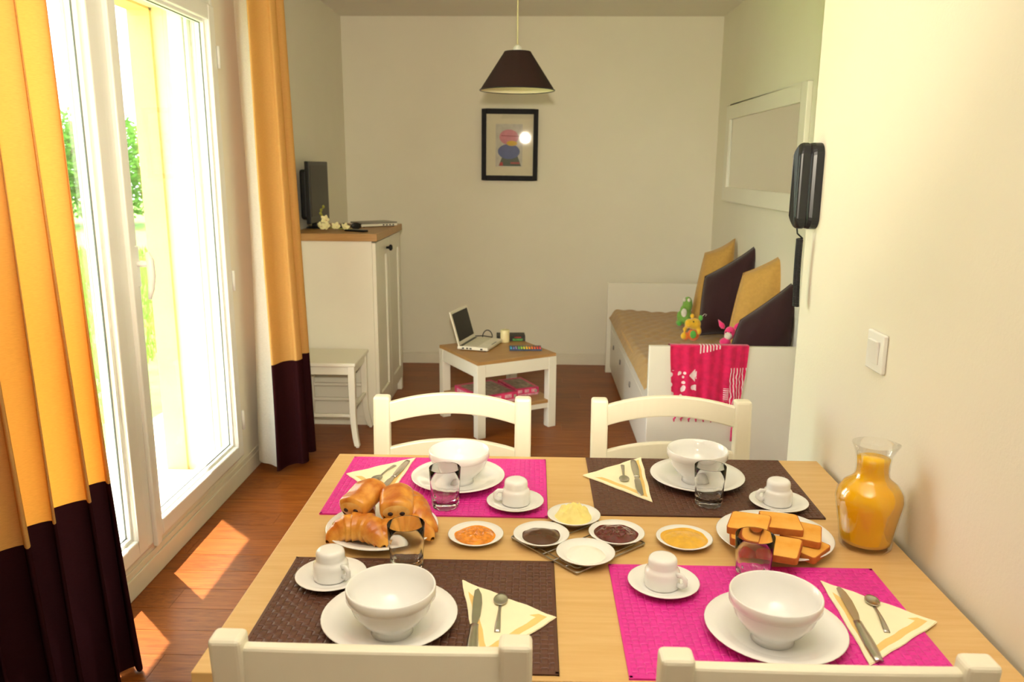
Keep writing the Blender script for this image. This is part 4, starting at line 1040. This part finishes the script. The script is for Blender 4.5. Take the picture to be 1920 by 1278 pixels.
for fl_, fr_, lift, tx, ty, lb in toasts:
    a, b = on(*fl_, 'z', TZ+lift+.0125), on(*fr_, 'z', TZ+lift+.0125)
    yaw = math.atan2(b.y-a.y, b.x-a.x); q = (a+b)/2+Vector((-math.sin(yaw), math.cos(yaw), 0))*.034
    o_ = thing('toast_slice', lb, 'toast', (q.x, q.y, TZ+lift-.004), (R(tx), R(ty), yaw), 'toast slices on the plate')
    for nm, me in (('crust', tme), ('face', tfa)):
        o = bpy.data.objects.new(nm, me); col.objects.link(o); o.parent = o_
# ---- trivet + spread dishes
tv_ = [on(958, 1008, 'z', TZ+.006), on(1082, 1076, 'z', TZ+.006), on(1206, 1018, 'z', TZ+.006), on(1087, 954, 'z', TZ+.006)]
tc_ = sum(tv_, Vector())/4; dv = tv_[1]-tv_[0]; ta = math.atan2(dv.y, dv.x)
tr = thing('wire_trivet', 'square steel wire trivet under the four spread dishes', 'trivet', (tc_.x, tc_.y, TZ), (0, 0, ta))
S_ = .091
sq = [(-S_, -S_, .0052), (S_, -S_, .0052), (S_, S_, .0052), (-S_, S_, .0052)]
def loop(h_, z):
    c = rr(h_, h_, .006, 4); return [(x, y, z) for x, y in c]
MB().tube(loop(S_, .0052), .0017, 6, closed=True).obj('outer_wire', M['wire'], tr, smooth=True)
MB().tube(loop(S_-.012, .0052), .0014, 6, closed=True).obj('inner_wire', M['wire'], tr, smooth=True)
for i in range(1, 6):
    t = -S_+2*S_*i/6
    MB().tube([(t, -S_, .0052), (t, S_, .0052)], .0012, 6).obj('cross_wire', M['wire'], tr, smooth=True)
for sx_ in (-1, 1):
    for sy_ in (-1, 1): MB().ell((sx_*S_*.96, sy_*S_*.96, .003), (.003, .003, .003), 10, 6).obj('foot', M['wire'], tr, smooth=True)
dish_me = lathe_obj('spread_dish', [(0, .002), (.030, .002), (.031, 0), (.034, 0), (.038, .004), (.052, .0118), (.0535, .0132), (.052, .0142), (.040, .0085), (.033, .0055), (0, .005)], M['china'])
def heap(nm, label, cat, p, zb_, rad, hgt, m, rough=.3, fs=60, seed=0, sq=1.0, edge=.25, dx=0, dy=0):
    def g(u, v):
        a = 2*math.pi*u; r = rad*v*(1+.10*noise.noise(Vector((math.cos(a)*1.6+seed, math.sin(a)*1.6, seed))))
        x, y = r*math.cos(a)+dx, r*math.sin(a)*sq+dy
        n_ = noise.noise(Vector((x*fs, y*fs, seed)))+.5*noise.noise(Vector((x*fs*2.3, y*fs*2.3, seed+4)))
        z = hgt*(1-v**3)*(1+rough*n_) + .0052
        rr_ = math.hypot(x, y)
        bowl_z = .0052 if rr_ < .033 else .0052+(rr_-.033)*.45
        return (x, y, max(z, bowl_z+(.0006 if v < 1 else -.0002)))
    o = MB().grid(g, 56, 24, closeu=True).obj(nm, m, None, (p.x, p.y, zb_), smooth=True)
    return tag(o, label, cat, 'spreads in the small dishes')
M['apricot'] = mat('orange_marmalade', 'f08a24', .15, var=.35, scale=90, coat=.4); M['nut'] = mat('chocolate_spread', '4f2a1a', .25, var=.05, coat=.3)
M['butter'] = mat('yellow_butter', 'f6e48c', .5, var=.05, scale=60); M['redjam'] = mat('dark_red_jam', '5a0c16', .08, var=.3, scale=80, coat=.6)
M['cream'] = mat('white_cream', 'f5f2e6', .5, var=.02); M['honey'] = mat('yellow_compote', 'e6b03c', .22, var=.12, scale=50, coat=.3)
zt2 = TZ+.0068
dishes = [((892, 1000), TZ, 'orange marmalade', 'standing alone by the pastry plate', ('marmalade', 'jam', 'chunky orange marmalade filling a small white dish', .041, .009, M['apricot'], .5, 130)),
          ((1015, 1000), zt2, 'chocolate spread', 'on the wire trivet', ('chocolate_spread', 'spread', 'smooth brown chocolate spread in a small white dish', .038, .010, M['nut'], .12, 40)),
          ((1076, 964), zt2, 'yellow butter', 'on the wire trivet', ('butter', 'butter', 'lumpy heap of pale yellow butter in a small dish', .037, .025, M['butter'], .4, 95)),
          ((1156, 997), zt2, 'dark red jam', 'on the wire trivet', ('red_jam', 'jam', 'glossy dark red jam in a small white dish', .042, .010, M['redjam'], .35, 90)),
          ((1098, 1034), zt2, 'white cream', 'on the wire trivet', ('white_cream', 'cream', 'white cream in a small dish on the wire trivet', .036, .011, M['cream'], .2, 50)),
          ((1283, 1007), TZ, 'yellow compote', 'standing alone by the toast plate', ('compote', 'compote', 'smooth yellow compote filling a small white dish', .046, .0085, M['honey'], .2, 60))]
for i, (pp, z0, what, where, (nm, cat, lb, rad, hg, m_, ro, fs)) in enumerate(dishes):
    q = on(*pp, 'z', z0+.012)
    put('spread_dish', dish_me, (q.x, q.y, z0), 'small white dish of %s %s' % (what, where), 'dish', 'small white dishes of spread')
    heap(nm, lb, cat, q, z0, rad, hg, m_, ro, fs, seed=i*3.1)
# ---- carafe + juice
cq = on(1621, 1022, 'z', TZ)
out = [(0, 0), (.040, 0), (.0465, .003), (.0475, .008), (.0485, .020), (.0530, .050), (.0590, .082), (.0612, .096), (.0590, .110), (.0500, .124), (.0380, .133), (.0320, .140), (.0300, .150), (.0300, .165), (.0330, .185), (.0400, .204)]
inn = [(.0388, .2045), (.0312, .185), (.0280, .165), (.0280, .150), (.0298, .141), (.0355, .1345), (.0480, .1252), (.0568, .110), (.0590, .096), (.0568, .082), (.0508, .050), (.0462, .020), (.0440, .012), (0, .011)]
def spout(mb):
    mb.v = [(x*(1+.14*smoothstep(.185, .205, z)*max(0, math.cos(math.atan2(y, x)-R(-15)))**6), y, z+.0) for x, y, z in mb.v]; return mb
M['carafe'] = thin_glass('carafe_glass', (.992, .992, .985), .04, .32)
o = spout(MB().lathe(out+inn, 64)).obj('carafe', M['carafe'], None, (cq.x, cq.y, TZ), smooth=True)
tag(o, 'clear glass carafe with flared lip standing by the wall', 'carafe')
ji = [(0, .0115), (.0438, .0125), (.0458, .020), (.0504, .050), (.0564, .082), (.0586, .096), (.0564, .1098), (.0476, .1248), (.0352, .1340), (.0294, .141), (.0276, .150), (.0276, .165), (.0290, .176), (0, .176)]
M['juice'] = mat('orange_juice', 'ffc010', .22, var=.05, scale=20, sss=.3)
tag(MB().lathe(ji, 64).obj('orange_juice', M['juice'], None, (cq.x, cq.y, TZ), smooth=True), 'bright orange juice filling the glass carafe', 'juice')
